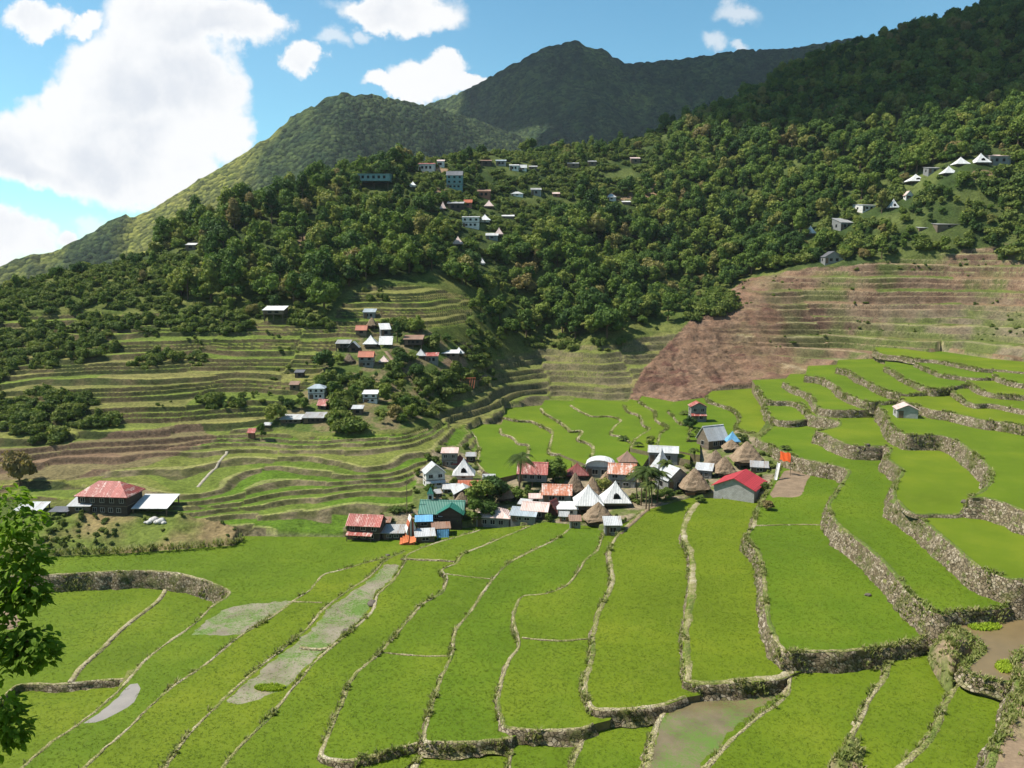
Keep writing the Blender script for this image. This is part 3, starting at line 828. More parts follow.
def terrain(x, y, detail=True):
    """height, and per-point colour, of the natural and terraced ground"""
    x, y = np.asarray(x, float), np.asarray(y, float)
    h = base_h(x, y)
    px, py, dep = project(x, y, h)
    j = 7.0
    qx, qy = px + j * fbm(x / 6, y / 6, 3, 3), py + j * fbm(x / 6, y / 6, 3, 4)
    near = y > 58
    left, cent, brown = in_poly(qx, qy, P_LEFT) & near & (x < 5), in_poly(qx, qy, P_CENT) & near, in_poly(px + 0.4 * (qx - px), py + 0.4 * (qy - py), P_BROWN) & near
    low = in_poly(qx, qy, P_LOWLEFT) & near
    vill = in_poly(qx, qy, P_VILLAGE) & near
    mound = in_poly(qx, qy, P_MOUND) & near
    bare = in_poly(qx, qy, P_BARELEFT) & near & (y > 100)
    hamlet = in_poly(qx, qy, P_HAMLET) & near
    hh = h + 1.3 * fbm(x / 22, y / 22, 3, 8) * (y > 70)
    terr = (left | cent | brown | low) & ~vill & ~mound
    lowf = smooth(9.0, 4.0, hh)
    # step heights: uneven, so that the walls are never evenly spaced
    warp = hh + 0.35 * np.sin(hh * 1.7 + 0.8) + 1.1 * fbm(x / 40, y / 40, 2, 21) + np.where(low, 1.1, 0.7) * fbm(x / 13, y / 13, 2, 22)
    step = np.where(brown, 2.0, np.where(cent, 1.7, np.where(low, 0.68, 1.02)))
    # plots end in cross walls: neighbouring runs of terraces are offset
    wxs = x + 5 * fbm(x / 9, y / 9, 2, 24)
    run = np.floor(wxs / np.where(low, 13.0, 24.0) + 0.37 * np.floor(y / 31))
    warp = warp + np.where(low | left | cent, 0.55, 0.30) * step * _hash(run, np.floor(y / 31), 25)
    k = warp / step
    cell = np.floor(k)
    fr = k - cell
    riser = np.where(brown, 0.30, np.where(low, 0.22, 0.20))
    t = smooth(1 - riser, 1.0, fr)
    q = (cell + t) * step
    q = q - (warp - hh)
    wall = terr & (fr > 1 - riser * 1.10)
    rim = terr & (fr < 0.14)
    amt = np.clip(1.0 - 0.25 * (vnoise(x / 15, y / 15, 31) > 0.82), 0, 1)
    amt = np.where(brown, np.clip(amt - .75 * smooth(830, 700, px + 140 * fbm(x / 12, y / 12, 3, 33)), .12, 1), amt)
    z = np.where(terr, h + (q - hh) * amt, h)
    far = y > 60
    z = z + np.where(terr, np.where(brown, .12 + 1.5 * smooth(820, 700, px), 0.16) * fbm(x / 1.3, y / 1.3, 3, 5), np.where(vill, 0.1, 1.2) * fbm(x / 7, y / 7, 4, 6) * far)
    cut = np.zeros(x.shape, bool)
    z = z + np.where(mound, 0.9 * fbm(x / 2.2, y / 2.2, 3, 41), 0.0)
    # cut the levelled fields out of the ground
    for f in FIELDS:
        (x0, y0), (x1, y1) = f['box']
        cand = (x > x0) & (x < x1) & (y > y0) & (y < y1)
        if cand.any():
            ii = np.nonzero(cand)
            ins = in_poly(x[ii], y[ii], f['poly'])
            zz = z[ii]
            cc_ = cut[ii]
            cc_[ins] = True
            cut[ii] = cc_
            zz[ins] = np.minimum(zz[ins], f['z'] - 0.55)
            z[ii] = zz
    if not detail:
        return z
    # colours
    tid = _hash(cell, run, 77)
    tid2 = _hash(cell, np.round((x + y) / 23 + 0.3), 78)
    n1 = fbm(x / 9, y / 9, 4, 51) + 0.5
    n2 = fbm(x / 2.5, y / 2.5, 3, 52) + 0.5
    c = np.empty(x.shape + (3,))
    A = lambda *v: np.array(v)
    L3 = lambda a, b, t: a + (b - a) * np.asarray(t)[..., None]
    forest = L3(A(.035, .055, .016), A(.085, .105, .030), smooth(.3, .75, n1))
    c[:] = forest
    shrub = L3(A(.070, .095, .022), A(.130, .140, .040), smooth(.3, .7, n1))
    sel = py + 40 * (n1 - .5) > 270
    c[sel] = shrub[sel]
    c[hamlet] = L3(A(.075, .105, .025), A(.165, .135, .070), smooth(.4, .7, n2))[hamlet]
    tread_l = L3(A(.115, .150, .030), A(.170, .160, .055), smooth(.3, .9, tid))
    wall_l = L3(A(.050, .062, .022), A(.125, .098, .052), smooth(.35, .75, n1 * .6 + n2 * .4))
    up = left & terr
    c[up] = tread_l[up]
    c[up & wall] = wall_l[up & wall]
    tread_c = L3(A(.120, .150, .032), A(.170, .150, .060), tid2)
    wall_c = L3(A(.095, .098, .042), A(.185, .150, .090), n2)
    cc = cent & terr
    c[cc] = tread_c[cc]
    c[cc & wall] = wall_c[cc & wall]
    lw = low & terr
    tread_w = L3(A(.082, .140, .016), A(.140, .155, .038), smooth(.35, 1.0, tid2))
    wall_w = L3(A(.070, .072, .028), A(.165, .135, .078), smooth(.3, .8, n2))
    c[lw] = tread_w[lw]
    c[lw & wall] = wall_w[lw & wall]
    c[lw & rim] = (c[lw & rim] + A(.21, .185, .095)) * 0.5
    c[up & rim] = (c[up & rim] * 1.15 + A(.02, .02, 0))
    bb = brown & terr
    green = smooth(14, 24, 40 - h) * 0 + smooth(.40, .62, n1 * 0.55 + tid * 0.45) * smooth(640, 860, px)
    tread_b = L3(A(.180, .120, .072), A(.098, .120, .030), np.clip(green + .5 * smooth(760, 900, px) * (tid > .35), 0, 1))
    redk = np.maximum(smooth(960, 740, px + 200 * (n1 - .5)), .75 * smooth(318, 285, py + 40 * (n1 - .5)))
    wall_b = L3(L3(A(.130, .105, .065), A(.195, .160, .108), n2), L3(A(.140, .078, .050), A(.205, .135, .092), n2), redk)
    wall_b = L3(wall_b, A(.100, .062, .044), redk * smooth(.56, .72, fbm(x / 5, y / 5, 3, 62) + .5))
    wall_b = L3(wall_b, A(.095, .110, .035), smooth(.50, .75, n1 + .22 * smooth(300, 345, py)) * smooth(700, 880, px))
    rim_b = brown & terr & rim
    rub = smooth(830, 720, px + 140 * fbm(x / 12, y / 12, 3, 33))
    tread_b = L3(tread_b, wall_b, rub * .85)
    tread_b = L3(tread_b, A(.115, .062, .045), rub * smooth(.58, .70, fbm(x / 7, y / 7, 4, 63) + .5))
    c[bb] = tread_b[bb]
    c[bb & wall] = wall_b[bb & wall]
    rim_b = rim_b & (rub < .5 + .5 * (n2 - .5))
    c[rim_b] = (c[rim_b] * 1.2 + A(.26, .215, .135)) * .5
    c[bare & terr] = L3(A(.195, .130, .080), A(.150, .130, .060), tid2)[bare & terr]
    c[bare & terr & wall] = A(.130, .090, .058)
    c[vill] = L3(A(.105, .130, .035), A(.235, .190, .125), smooth(.35, .65, n2))[vill]
    mm = L3(A(.110, .140, .030), A(.215, .160, .080), smooth(.35, .65, n1 + 0.15 * (px - 110) / 100))
    c[mound] = mm[mound]
    c[cut] = L3(A(.130, .120, .055), A(.255, .215, .150), n2)[cut]
    scars = [((975, 60), (960, 130)), ((650, 190), (8, 10)), ((790, 205), (8, 14)), ((622, 196), (14, 5)), ((440, 195), (14, 8)), ((436, 172), (14, 4)), ((305, 240), (6, 8)), ((455, 362), (12, 6)), ((470, 375), (16, 6)), ((720, 250), (5, 14)), ((985, 175), (14, 5))]
    for (sx, sy), (rx, ry) in scars[1:]:
        m = ((px - sx) / rx) ** 2 + ((py - sy) / ry) ** 2 + (n2 - .5) * 1.2 < 1
        c[m & far] = A(.240, .165, .100)
    return z, c


def field_z(x, y):
    """top of the levelled fields at a point, or -inf"""
    x, y = np.atleast_1d(np.asarray(x, float)), np.atleast_1d(np.asarray(y, float))
    z = np.full(x.shape, -np.inf)
    for f in FIELDS:
        (x0, y0), (x1, y1) = f['box']
        cand = (x > x0) & (x < x1) & (y > y0) & (y < y1)
        if cand.any():
            ii = np.nonzero(cand)
            ins = in_poly(x[ii], y[ii], f['poly'])
            zz = z[ii]
            zz[ins] = np.maximum(zz[ins], f['z'])
            z[ii] = zz
    return z


def ground_z(x, y):
    x, y = np.atleast_1d(np.asarray(x, float)), np.atleast_1d(np.asarray(y, float))
    return np.maximum(terrain(x, y, False), field_z(x, y))


def hit(px, py, ymax=700.0):
    """first ground point met by the view ray through a pixel"""
    d = px_dir(px, py)
    Y = np.concatenate([np.arange(50, 300, 0.5), np.arange(300, ymax, 1.5)])
    t = Y / d[1]
    x, y, z = d[0] * t, Y, CAMZ + d[2] * t
    g = ground_z(x, y)
    idx = np.nonzero(z <= g)[0]
    i = idx[0] if len(idx) else len(Y) - 1
    return Vector((x[i], y[i], g[i]))


def mesh_grid(name, U, V, X, Y, mat, kind='structure'):
    z, c = terrain(X, Y)
    n, m = X.shape
    verts = np.stack([X, Y, z], -1).reshape(-1, 3)
    a = (np.arange(n - 1)[:, None] * m + np.arange(m - 1)[None]).ravel()
    quads = np.stack([a, a + 1, a + m + 1, a + m], 1)
    me = np_mesh(name, verts, quads, smooth=False)
    put_color(me, 'ground', c.reshape(-1, 3))
    o = link(name, me, mat)
    tag(o, kind=kind)
    return o


us = np.concatenate([np.linspace(-1.5, -0.70, 60), np.linspace(-0.695, 0.695, 620), np.linspace(0.70, 1.5, 60)])
ys = np.concatenate([np.arange(52, 96, 1.2), np.arange(96, 116, 0.5), np.arange(116, 290, 0.22), np.arange(290, 330, 0.8), np.arange(330, 470, 1.6), np.arange(470, 760, 4.0)])
GY, GU = np.meshgrid(ys, us, indexing='ij')
mesh_grid('terraced_hillside', us, ys, GU * (GY + 12.0), GY, M_GROUND)
ux, uy = np.linspace(-150, 150, 151), np.linspace(-16, 52, 41)
NY, NX = np.meshgrid(uy, ux, indexing='ij')
NX = NX * (64 * 1.5 / 150)
mesh_grid('near_hillside', ux, uy, NX, NY, M_GROUND)

# ------------------------------------------------------------------ field surfaces and their walls
M_BANK = mat_plain('earth_bank', (0.17, 0.14, 0.075), 0.95, 0.5, 0.8)
FIELD_MATS = dict(rice=M_RICE, pond=M_MUD, soil=M_SOIL)
WALL_SAMPLES = []


def wall_mesh(f, seed):
    pts = f['rim_w']
    seg = np.linalg.norm(np.diff(pts, axis=0), axis=1)
    keep = np.r_[True, seg > 0.05]
    pts = pts[keep]
    n = len(pts)
    tan = np.gradient(pts, axis=0)
    tan /= np.maximum(np.linalg.norm(tan, axis=1, keepdims=True), 1e-6)
    # soften the tangents so that tight bends do not fold
    for _ in range(3):
        tan[1:-1] = tan[:-2] + tan[1:-1] * 2 + tan[2:]
        tan /= np.maximum(np.linalg.norm(tan, axis=1, keepdims=True), 1e-6)
    nor = np.stack([tan[:, 1], -tan[:, 0]], 1)
    test = pts + nor * 0.6
    ins = in_poly(test[:, 0], test[:, 1], f['poly'])
    if ins.mean() > 0.5:
        nor = -nor
    f_h = f['h'] * (0.82 if f['z'] > 5.2 else 1.0)
    h = f_h * (0.8 + 0.45 * (fbm(pts[:, 0] / 5, pts[:, 1] / 5, 2, seed) + 0.5))
    w, z = f['w'], f['z']
    batter = 0.20 + 0.10 * min(f['h'], 2.0) / 2.0
    rows = [(-w, -0.06), (-w * 0.7, 0.04), (-w * 0.3, 0.07), (0.04, -0.03)]
    k = max(2, int(f['h'] / 0.35))
    rows += [(0.06 + batter * f['h'] * (i / k) ** 0.9, -(i / k)) for i in range(1, k + 1)] + [(0.1 + batter * f['h'] + 0.25, -1.35)]
    V = []
    for r, (o, dz) in enumerate(rows):
        jit = 0.10 * (fbm(pts[:, 0] / 0.7 + r * 3.1, pts[:, 1] / 0.7, 2, seed + r) * 2)
        if r >= 4:
            jit = jit + 0.30 * (rng.random(n) - 0.5) + 0.5 * min(f['h'], 1.5) * fbm(pts[:, 0] / 2.2, pts[:, 1] / 2.2, 2, seed + 9)
            zz = z + dz * h + 0.14 * (rng.random(n) - 0.5)
        else:
            wid = 1 + 0.8 * fbm(pts[:, 0] / 3, pts[:, 1] / 3, 2, seed + 3)
            jit = jit + (o * (wid - 1) if r < 2 else 0)
            zz = z + dz + 0.07 * (rng.random(n) - 0.5) * (r > 0)
        V.append(np.stack([pts[:, 0] + nor[:, 0] * (o + jit), pts[:, 1] + nor[:, 1] * (o + jit), zz], 1))
    m = len(rows)
    verts = np.concatenate(V)
    a = (np.arange(m - 1)[:, None] * n + np.arange(n - 1)[None]).ravel()
    quads = np.stack([a, a + 1, a + n + 1, a + n], 1)
    for i in range(0, n):
        WALL_SAMPLES.append((pts[i, 0], pts[i, 1], z, nor[i, 0], nor[i, 1], h[i], batter))
    return np_mesh('terrace_wall', verts, quads)


def poly_mesh(name, poly, z, skirt=0.0):
    import bmesh
    bm = bmesh.new()
    vs = [bm.verts.new((p[0], p[1], z)) for p in poly]
    es = [bm.edges.new((vs[i], vs[(i + 1) % len(vs)])) for i in range(len(vs))]
    bmesh.ops.triangle_fill(bm, use_beauty=True, edges=es, normal=(0, 0, 1))
    for fc in bm.faces:
        if fc.normal.z < 0:
            fc.normal_flip()
    if skirt:
        n = len(vs)
        lo = [bm.verts.new((p[0], p[1], z - skirt)) for p in poly]
        for i in range(n):
            j = (i + 1) % n
            fc = bm.faces.new((vs[i], lo[i], lo[j], vs[j]))
            fc.material_index = 1
        bmesh.ops.recalc_face_normals(bm, faces=bm.faces[:])
    me = bpy.data.meshes.new(name)
    bm.to_mesh(me)
    bm.free()
    return me


for i, f in enumerate(FIELDS):
    nm = {'rice': 'rice_field', 'pond': 'pond_water', 'soil': 'ground'}[f['mat']]
    o = link(nm, poly_mesh(nm, f['poly'], f['z'], 3.5), [FIELD_MATS[f['mat']], M_BANK])
    tag(o, kind='structure')
    if f['label']:
        o = link('terrace_wall', wall_mesh(f, 100 + i), M_STONE)
        tag(o, f['label'], 'terrace wall', 'stone and earth walls between the rice fields')


def dike(pix, z, label, w=0.4, h=0.16):
    """thin earth bank laid across one field"""
    pts = catmull([unproj(px, py, z) for px, py in pix], 0.5)
    tan = np.gradient(pts, axis=0)
    tan /= np.maximum(np.linalg.norm(tan, axis=1, keepdims=True), 1e-6)
    nor = np.stack([tan[:, 1], -tan[:, 0]], 1)
    n = len(pts)
    V = []
    for o, dz in ((-w, -0.06), (-w * 0.55, h * 0.8), (0, h), (w * 0.55, h * 0.8), (w, -0.06)):
        j = 0.14 * (rng.random(n) - 0.5)
        V.append(np.stack([pts[:, 0] + nor[:, 0] * (o + j), pts[:, 1] + nor[:, 1] * (o + j), np.full(n, z + dz) + 0.05 * (rng.random(n) - 0.5)], 1))
    a = (np.arange(4)[:, None] * n + np.arange(n - 1)[None]).ravel()
    me = np_mesh('dike', np.concatenate(V), np.stack([a, a + 1, a + n + 1, a + n], 1))
    return tag(link('dike', me, M_STONE), label, 'dike', 'low earth dikes across the fields')


dike([(172, 576), (169, 583), (159, 600), (144, 612), (126, 626), (113, 638), (100, 651), (80, 669), (70, 683)], -2.2, 'thin pale dike splitting the sunken fields inside the curved wall')
dike([(401, 559), (420, 560), (446, 561), (455, 562)], 0.9, 'short white stone dike crossing to the kinked wall', 0.3, 0.2)
dike([(522, 638), (555, 641), (589, 639)], 2.3, 'thin straight dike across the strip right of the elbowed wall', 0.16, 0.10)
dike([(384, 653), (420, 656), (451, 656)], 1.4, 'thin straight dike across the strip above the kinked stone wall corner', 0.14, 0.08)
dike([(446, 574), (470, 577), (490, 579)], 1.4, 'faint dike crossing just below the kink of the light stone wall', 0.14, 0.07)
dike([(755, 526), (785, 525), (818, 525), (828, 526)], 5.2, 'thin dike crossing the big field below the brown garden', 0.16, 0.10)
dike([(898, 503), (912, 516), (935, 517), (958, 517), (972, 512)], 9.92, 'straight low wall closing the bottom of the oval field', 0.4, 0.5)
dike([(300, 648), (320, 650), (333, 647)], 0.5, 'tiny brown dike between the grey and the brown mud of the flooded strip', 0.3, 0.18)
dike([(292, 602), (306, 602), (322, 603)], 0.2, 'faint dike joining the two grassy dikes beside the grey mud', 0.14, 0.08)


def patch(name, pix, z, mat, kind='structure', ragged=0.5):
    pts = catmull([unproj(px, py, z) for px, py in pix + pix[:1]], 0.6)[:-1]
    pts = pts + ragged * (rng.random(pts.shape) - 0.5)
    return tag(link(name, poly_mesh(name, pts, z), mat), kind=kind)


WET = [[(222, 610), (233, 606), (262, 603), (288, 601), (300, 603), (280, 619), (262, 631), (238, 635), (205, 635), (192, 634), (205, 622)],
       [(386, 564), (398, 566), (390, 580), (374, 593), (367, 611), (340, 637), (313, 659), (299, 676), (280, 690), (258, 700), (236, 704), (225, 702), (245, 684), (286, 650), (312, 628), (330, 608), (352, 592), (372, 578)],
       [(138, 683), (140, 689), (137, 698), (128, 707), (112, 716), (95, 722), (84, 723), (98, 714), (118, 697), (130, 684)],
       [(672, 703), (690, 700), (730, 693), (765, 690), (776, 697), (760, 708), (738, 724), (715, 748), (700, 768), (690, 790), (650, 790), (656, 735)],
       [(-20, 606), (2, 607), (12, 612), (20, 622), (14, 628), (-20, 630)]]
patch('flooded_field', WET[0], 0.004, M_RICEMUD)
patch('flooded_field', WET[1], 0.504, M_RICEMUD)
patch('pond_water', WET[2], 0.008, M_POND, ragged=0.15)
patch('flooded_field', WET[3], 2.304, M_OLIVEMUD)
patch('path', WET[4], -2.196, M_SOIL)
patch('garden_soil', [(784, 471), (800, 469), (812, 470), (806, 483), (800, 496), (780, 497), (770, 495)], 5.204, M_SOIL, ragged=0.2)


MOUND_PTS = []


def mound(outline, z0, z1, label_kind='structure', name='earth_bank', seed=1, mat=None):
    """a lump of earth on an outlined foot: rings rise to a broken top"""
    foot = catmull([unproj(px, py, z0) for px, py in outline + outline[:1]], 0.5)[:-1]
    cen = foot.mean(0)
    n, rings = len(foot), 8
    V, C = [], []
    for i in range(rings + 1):
        t = i / rings
        p = cen + (foot - cen) * (1 - t * 0.998)
        z = z0 - 0.4 + (z1 - z0 + 0.4) * (1 - (1 - t) ** 3.5)
        zz = z + 1.1 * (fbm(p[:, 0] / 1.1, p[:, 1] / 1.1, 4, seed)) * (i > 0) * (i < rings)
        MOUND_PTS.append(np.column_stack([p, zz]))
        V.append(np.column_stack([p, zz]))
        k = fbm(p[:, 0] / 1.5, p[:, 1] / 1.5, 3, seed + 4) + .5
        C.append(np.array((.105, .125, .035)) + (np.array((.27, .20, .125)) - np.array((.105, .125, .035))) * smooth(.35, .65, k)[:, None])
    a = (np.arange(rings)[:, None] * n + np.arange(n)[None]).ravel()
    b = (np.arange(rings)[:, None] * n + (np.arange(n) + 1)[None] % n).ravel()
    me = np_mesh(name, np.concatenate(V), np.stack([a, b, b + n, a + n], 1))
    put_color(me, 'ground', np.concatenate(C))
    return tag(link(name, me, M_GROUND), kind='structure')


mound([(938, 636), (952, 629), (966, 634), (977, 645), (978, 655), (965, 664), (958, 680), (950, 690), (936, 672), (928, 652)], 5.0, 6.4, seed=5)
mound([(850, 733), (862, 738), (868, 752), (862, 775), (830, 790), (826, 770), (838, 750)], 3.9, 4.5, seed=8)
mound([(1010, 652), (1030, 640), (1050, 660), (1050, 790), (990, 790), (1000, 740), (1014, 700)], 6.0, 6.9, seed=11)


def ribbon(name, pix, w, mat, lift=0.10, kind='structure'):
    """a paved strip laid on the ground"""
    hits = [hit(px, py) for px, py in pix]
    pts = catmull([(p.x, p.y) for p in hits], 0.5)
    tan = np.gradient(pts, axis=0)
    tan /= np.maximum(np.linalg.norm(tan, axis=1, keepdims=True), 1e-6)
    nor = np.stack([tan[:, 1], -tan[:, 0]], 1)
    z = ground_z(pts[:, 0], pts[:, 1])
    n, V = len(pts), []
    for o, dz in ((-w, -.4), (-w, lift), (w, lift), (w, -.4)):
        V.append(np.column_stack([pts + nor * (o + .1 * (rng.random((n, 1)) - .5)), z + dz + .06 * (rng.random(n) - .5)]))
    a = (np.arange(3)[:, None] * n + np.arange(n - 1)[None]).ravel()
    me = np_mesh(name, np.concatenate(V), np.stack([a, a + 1, a + n + 1, a + n], 1))
    return tag(link(name, me, mat), kind=kind)


M_PATHSTONE = mat_plain('path_stone', (0.30, 0.265, 0.20), 0.95, 0.45, 1.2)
ribbon('path', [(227, 454), (219, 463), (210, 474), (198, 488)], 0.28, M_PATHSTONE, .04)
ribbon('path', [(386, 352), (398, 365), (412, 372), (424, 378)], 0.5, M_SOIL, .05)
ribbon('path', [(620, 534), (634, 522), (646, 512), (662, 503)], 0.3, M_SOIL, .03)

# ------------------------------------------------------------------ far mountains
RIDGE_A = [(-300, 330, 760), (-120, 292, 830), (0, 268, 900), (40, 252, 920), (85, 240, 940), (120, 219, 960), (150, 205, 980), (190, 181, 1000), (240, 151, 1030), (290, 121, 1060), (325, 102, 1080), (345, 96, 1090), (375, 98, 1110), (400, 103, 1130), (425, 108, 1150), (470, 120, 1200), (530, 142, 1260), (600, 175, 1300), (700, 240, 1320)]
RIDGE_B = [(-300, 420, 1500), (150, 330, 1500), (300, 220, 1500), (380, 128, 1500), (425, 107, 1490), (450, 99, 1490), (480, 84, 1490), (510, 68, 1480), (545, 50, 1480), (575, 43, 1480), (600, 50, 1480), (625, 66, 1480), (650, 64, 1490), (700, 59, 1500), (740, 52, 1500), (780, 52, 1500), (820, 46, 1500), (860, 39, 1500), (900, 40, 1500), (1000, 30, 1500), (1300, 20, 1500)]


def ridge_fn(pts, dz):
    P = np.array([at_Y(*p) for p in pts])
    o = np.argsort(P[:, 0])
    P = P[o]
    return lambda x: (np.interp(x, P[:, 0], P[:, 2] - dz), np.interp(x, P[:, 0], P[:, 1]))


def mountain():
    xs, ysm = np.arange(-1250, 1300, 4.0), np.arange(600, 1760, 4.0)
    Y, X = np.meshgrid(ysm, xs, indexing='ij')
    wx = X + 60 * fbm(X / 180, Y / 180, 3, 91)
    hs, spur = [], []
    for pts, s, sc, amp, seed in ((RIDGE_A, 0.60, 105.0, 85.0, 7), (RIDGE_B, 0.70, 170.0, 60.0, 19)):
        zr, yr = ridge_fn(pts, 5.0)(X)
        d = np.abs(Y - yr)
        k = smooth(0, 160, d)
        # spurs run down and to the right, gullies between them
        t = (wx - 0.45 * (yr - Y)) / sc
        sp = 1 - np.abs(2 * (vnoise(t, Y * 0 + seed, seed)) - 1)
        sp2 = 1 - np.abs(2 * (vnoise(t * 2.7, Y / 400, seed + 3)) - 1)
        hs.append(zr - s * d - amp * k * (sp * 0.7 + sp2 * 0.4) + 10 * k * fbm(X / 60, Y / 60, 4, seed))
        spur.append(sp * 0.65 + sp2 * 0.35)
    top = hs[0] > hs[1]
    z = np.maximum(hs[0], hs[1])
    sp = np.where(top, spur[0], spur[1])
    px, py, dep = project(X, Y, z)
    n = fbm(X / 70, Y / 70, 4, 71) + 0.5
    n2 = fbm(X / 16, Y / 16, 3, 72) + 0.5
    woods = smooth(0.36, 0.54, n * 0.45 + sp * 0.42 + n2 * 0.15 + 0.34 * smooth(270, 340, px) - 0.16 * smooth(310, 200, px))
    woods = np.where(top, woods, 1 - 0.5 * smooth(0.72, 0.85, n + 0.25 * (0.5 - sp)))
    z = z + woods * (6.0 * bumps(X / 12.0, Y / 12.0, 5) + 5.0 * bumps(X / 8.0, Y / 8.0, 6) + 2 * fbm(X / 9, Y / 9, 2, 73)) + (1 - woods) * 2.0 * fbm(X / 12, Y / 12, 3, 74)
    grass = np.array((.105, .128, .030)) + (np.array((.170, .165, .048)) - np.array((.105, .128, .030))) * n2[..., None]
    wood = np.array((.024, .042, .020)) + (np.array((.060, .082, .030)) - np.array((.024, .042, .020))) * smooth(.3, .8, n2 * .7 + n * .3)[..., None]
    c = grass + (wood - grass) * woods[..., None]
    nY, nX = X.shape
    a = (np.arange(nY - 1)[:, None] * nX + np.arange(nX - 1)[None]).ravel()
    me = np_mesh('mountain', np.stack([X, Y, z], -1).reshape(-1, 3), np.stack([a, a + 1, a + nX + 1, a + nX], 1), smooth=True)
    put_color(me, 'ground', c.reshape(-1, 3))
    tag(link('mountain', me, M_SLOPE), kind='structure')


mountain()

# lowland all round, so that the ground goes on to the horizon
me = bpy.data.meshes.new('ground')
zz = -60.0
me.from_pydata([(-9000, -6000, zz), (9000, -6000, zz), (9000, 12000, zz), (-9000, 12000, zz)], [], [(0, 1, 2, 3)])
M_LOW = mat_plain('lowland', (0.06, 0.085, 0.03), 0.95, 0.4, 0.01)
tag(link('ground', me, M_LOW), kind='structure')

# clouds high over the left of the valley: their shade lies on the far peak and on the right-hand hilltop
M_CLOUD = mat_plain('cloud', (0.88, 0.88, 0.90), 1.0, 0.05)


def cloud(center, blobs):
    import bmesh
    bm = bmesh.new()
    for (dx, dy, dz, rx, ry, rz) in blobs:
        r = bmesh.ops.create_icosphere(bm, subdivisions=4, radius=1.0)
        for v in r['verts']:
            v.co = Vector((dx + v.co.x * rx, dy + v.co.y * ry, dz + v.co.z * rz * (0.45 if v.co.z < 0 else 1)))
    co = np.array([v.co for v in bm.verts])
    nn = 1 + 0.30 * fbm(co[:, 0] / 60 + co[:, 2] / 70, co[:, 1] / 60 - co[:, 2] / 50, 4, 13)
    for v, k in zip(bm.verts, nn):
        v.co *= float(k)
    me = bpy.data.meshes.new('cloud')
    bm.to_mesh(me)
    bm.free()
    for p in me.polygons:
        p.use_smooth = True
    o = link('cloud', me, M_CLOUD)
    o.location = center
    tag(o, kind='structure')


def above(px, py, Y, alt):
    p = Vector(at_Y(px, py, Y))
    return p + TO_SUN * ((alt - p.z) / TO_SUN.z)


cloud(above(660, 85, 1420, 1300), [(0, 0, 0, 300, 150, 110), (-200, -20, 10, 190, 130, 90), (260, 20, -10, 260, 150, 80), (-60, -110, 20, 220, 100, 90), (-120, -240, 0, 200, 120, 80), (120, -200, 10, 220, 130, 80)])
cloud(above(905, 100, 430, 900), [(0, 0, 0, 120, 62, 50), (105, 30, 10, 130, 75, 55), (-60, 70, 0, 110, 70, 45), (60, 110, 0, 150, 80, 50)])

# ------------------------------------------------------------------ plants
def crown_mesh(name, mat, seed, lobes, n, leaf, core=True):
    """clumps of leaf-sized faces on uneven lobes; lobes = (x, y, z, rx, ry, rz)"""
    g = np.random.default_rng(seed)
    V, Q = [], []
    area = np.array([(l[3] * l[4] + l[3] * l[5] + l[4] * l[5]) for l in lobes])
    cnt = np.maximum(8, (n * area / area.sum()).astype(int))
    k = 0
    for l, m in zip(lobes, cnt):
        d = g.normal(size=(m, 3))
        d /= np.linalg.norm(d, axis=1, keepdims=True)
        d[:, 2] = np.where(d[:, 2] < -0.45, -d[:, 2], d[:, 2])
        r = 0.72 + 0.40 * g.random((m, 1)) + 0.22 * (g.random((m, 1)) > 0.88)
        p = np.array(l[:3]) + d * np.array(l[3:]) * r
        nrm = d + 0.55 * g.normal(size=(m, 3))
        nrm /= np.linalg.norm(nrm, axis=1, keepdims=True)
        t = np.cross(nrm, g.normal(size=(m, 3)))
        t /= np.linalg.norm(t, axis=1, keepdims=True)
        b = np.cross(nrm, t)
        s = leaf * (0.55 + 0.9 * g.random((m, 1)))
        t, b = t * s, b * s * (0.5 + 0.5 * g.random((m, 1)))
        bend = nrm * s * 0.25
        V += [p - t, p - b * 0.9 + bend, p + t, p + b + bend]
        quad = np.stack([k + np.arange(m), k + m + np.arange(m), k + 2 * m + np.arange(m), k + 3 * m + np.arange(m)], 1)
        Q.append(quad)
        k += 4 * m
        if core:
            rings, segs = 4, 7
            cv, cq = [], []
            for i in range(rings + 1):
                th = math.pi * i / rings
                for j in range(segs):
                    ph = 2 * math.pi * j / segs
                    cv.append((l[0] + l[3] * .74 * math.sin(th) * math.cos(ph), l[1] + l[4] * .74 * math.sin(th) * math.sin(ph), l[2] + l[5] * .74 * math.cos(th)))
            for i in range(rings):
                for j in range(segs):
                    cq.append((k + i * segs + j, k + (i + 1) * segs + j, k + (i + 1) * segs + (j + 1) % segs, k + i * segs + (j + 1) % segs))
            V.append(np.array(cv))
            Q.append(np.array(cq))
            k += len(cv)
    me = np_mesh(name, np.concatenate(V), np.concatenate(Q))
    me.materials.append(mat)
    return me


def make_lobes(seed, H, Rr, n=9, low=0.35):
    g = random.Random(seed)
    out = [(0, 0, H * 0.66, Rr * 0.62, Rr * 0.62, H * 0.26)]
    for i in range(n):
        a = 2 * math.pi * (i + g.random() * 0.7) / n
        rr = Rr * (0.35 + 0.45 * g.random())
        zz = H * (low + (0.92 - low) * g.random())
        r = Rr * (0.18 + 0.26 * g.random()) * (1.1 - 0.35 * abs(zz / H - 0.6))
        if zz > H * 0.75:
            rr *= 0.6
        out.append((rr * math.cos(a), rr * math.sin(a), zz, r, r, r * (0.75 + 0.25 * g.random())))
    return out


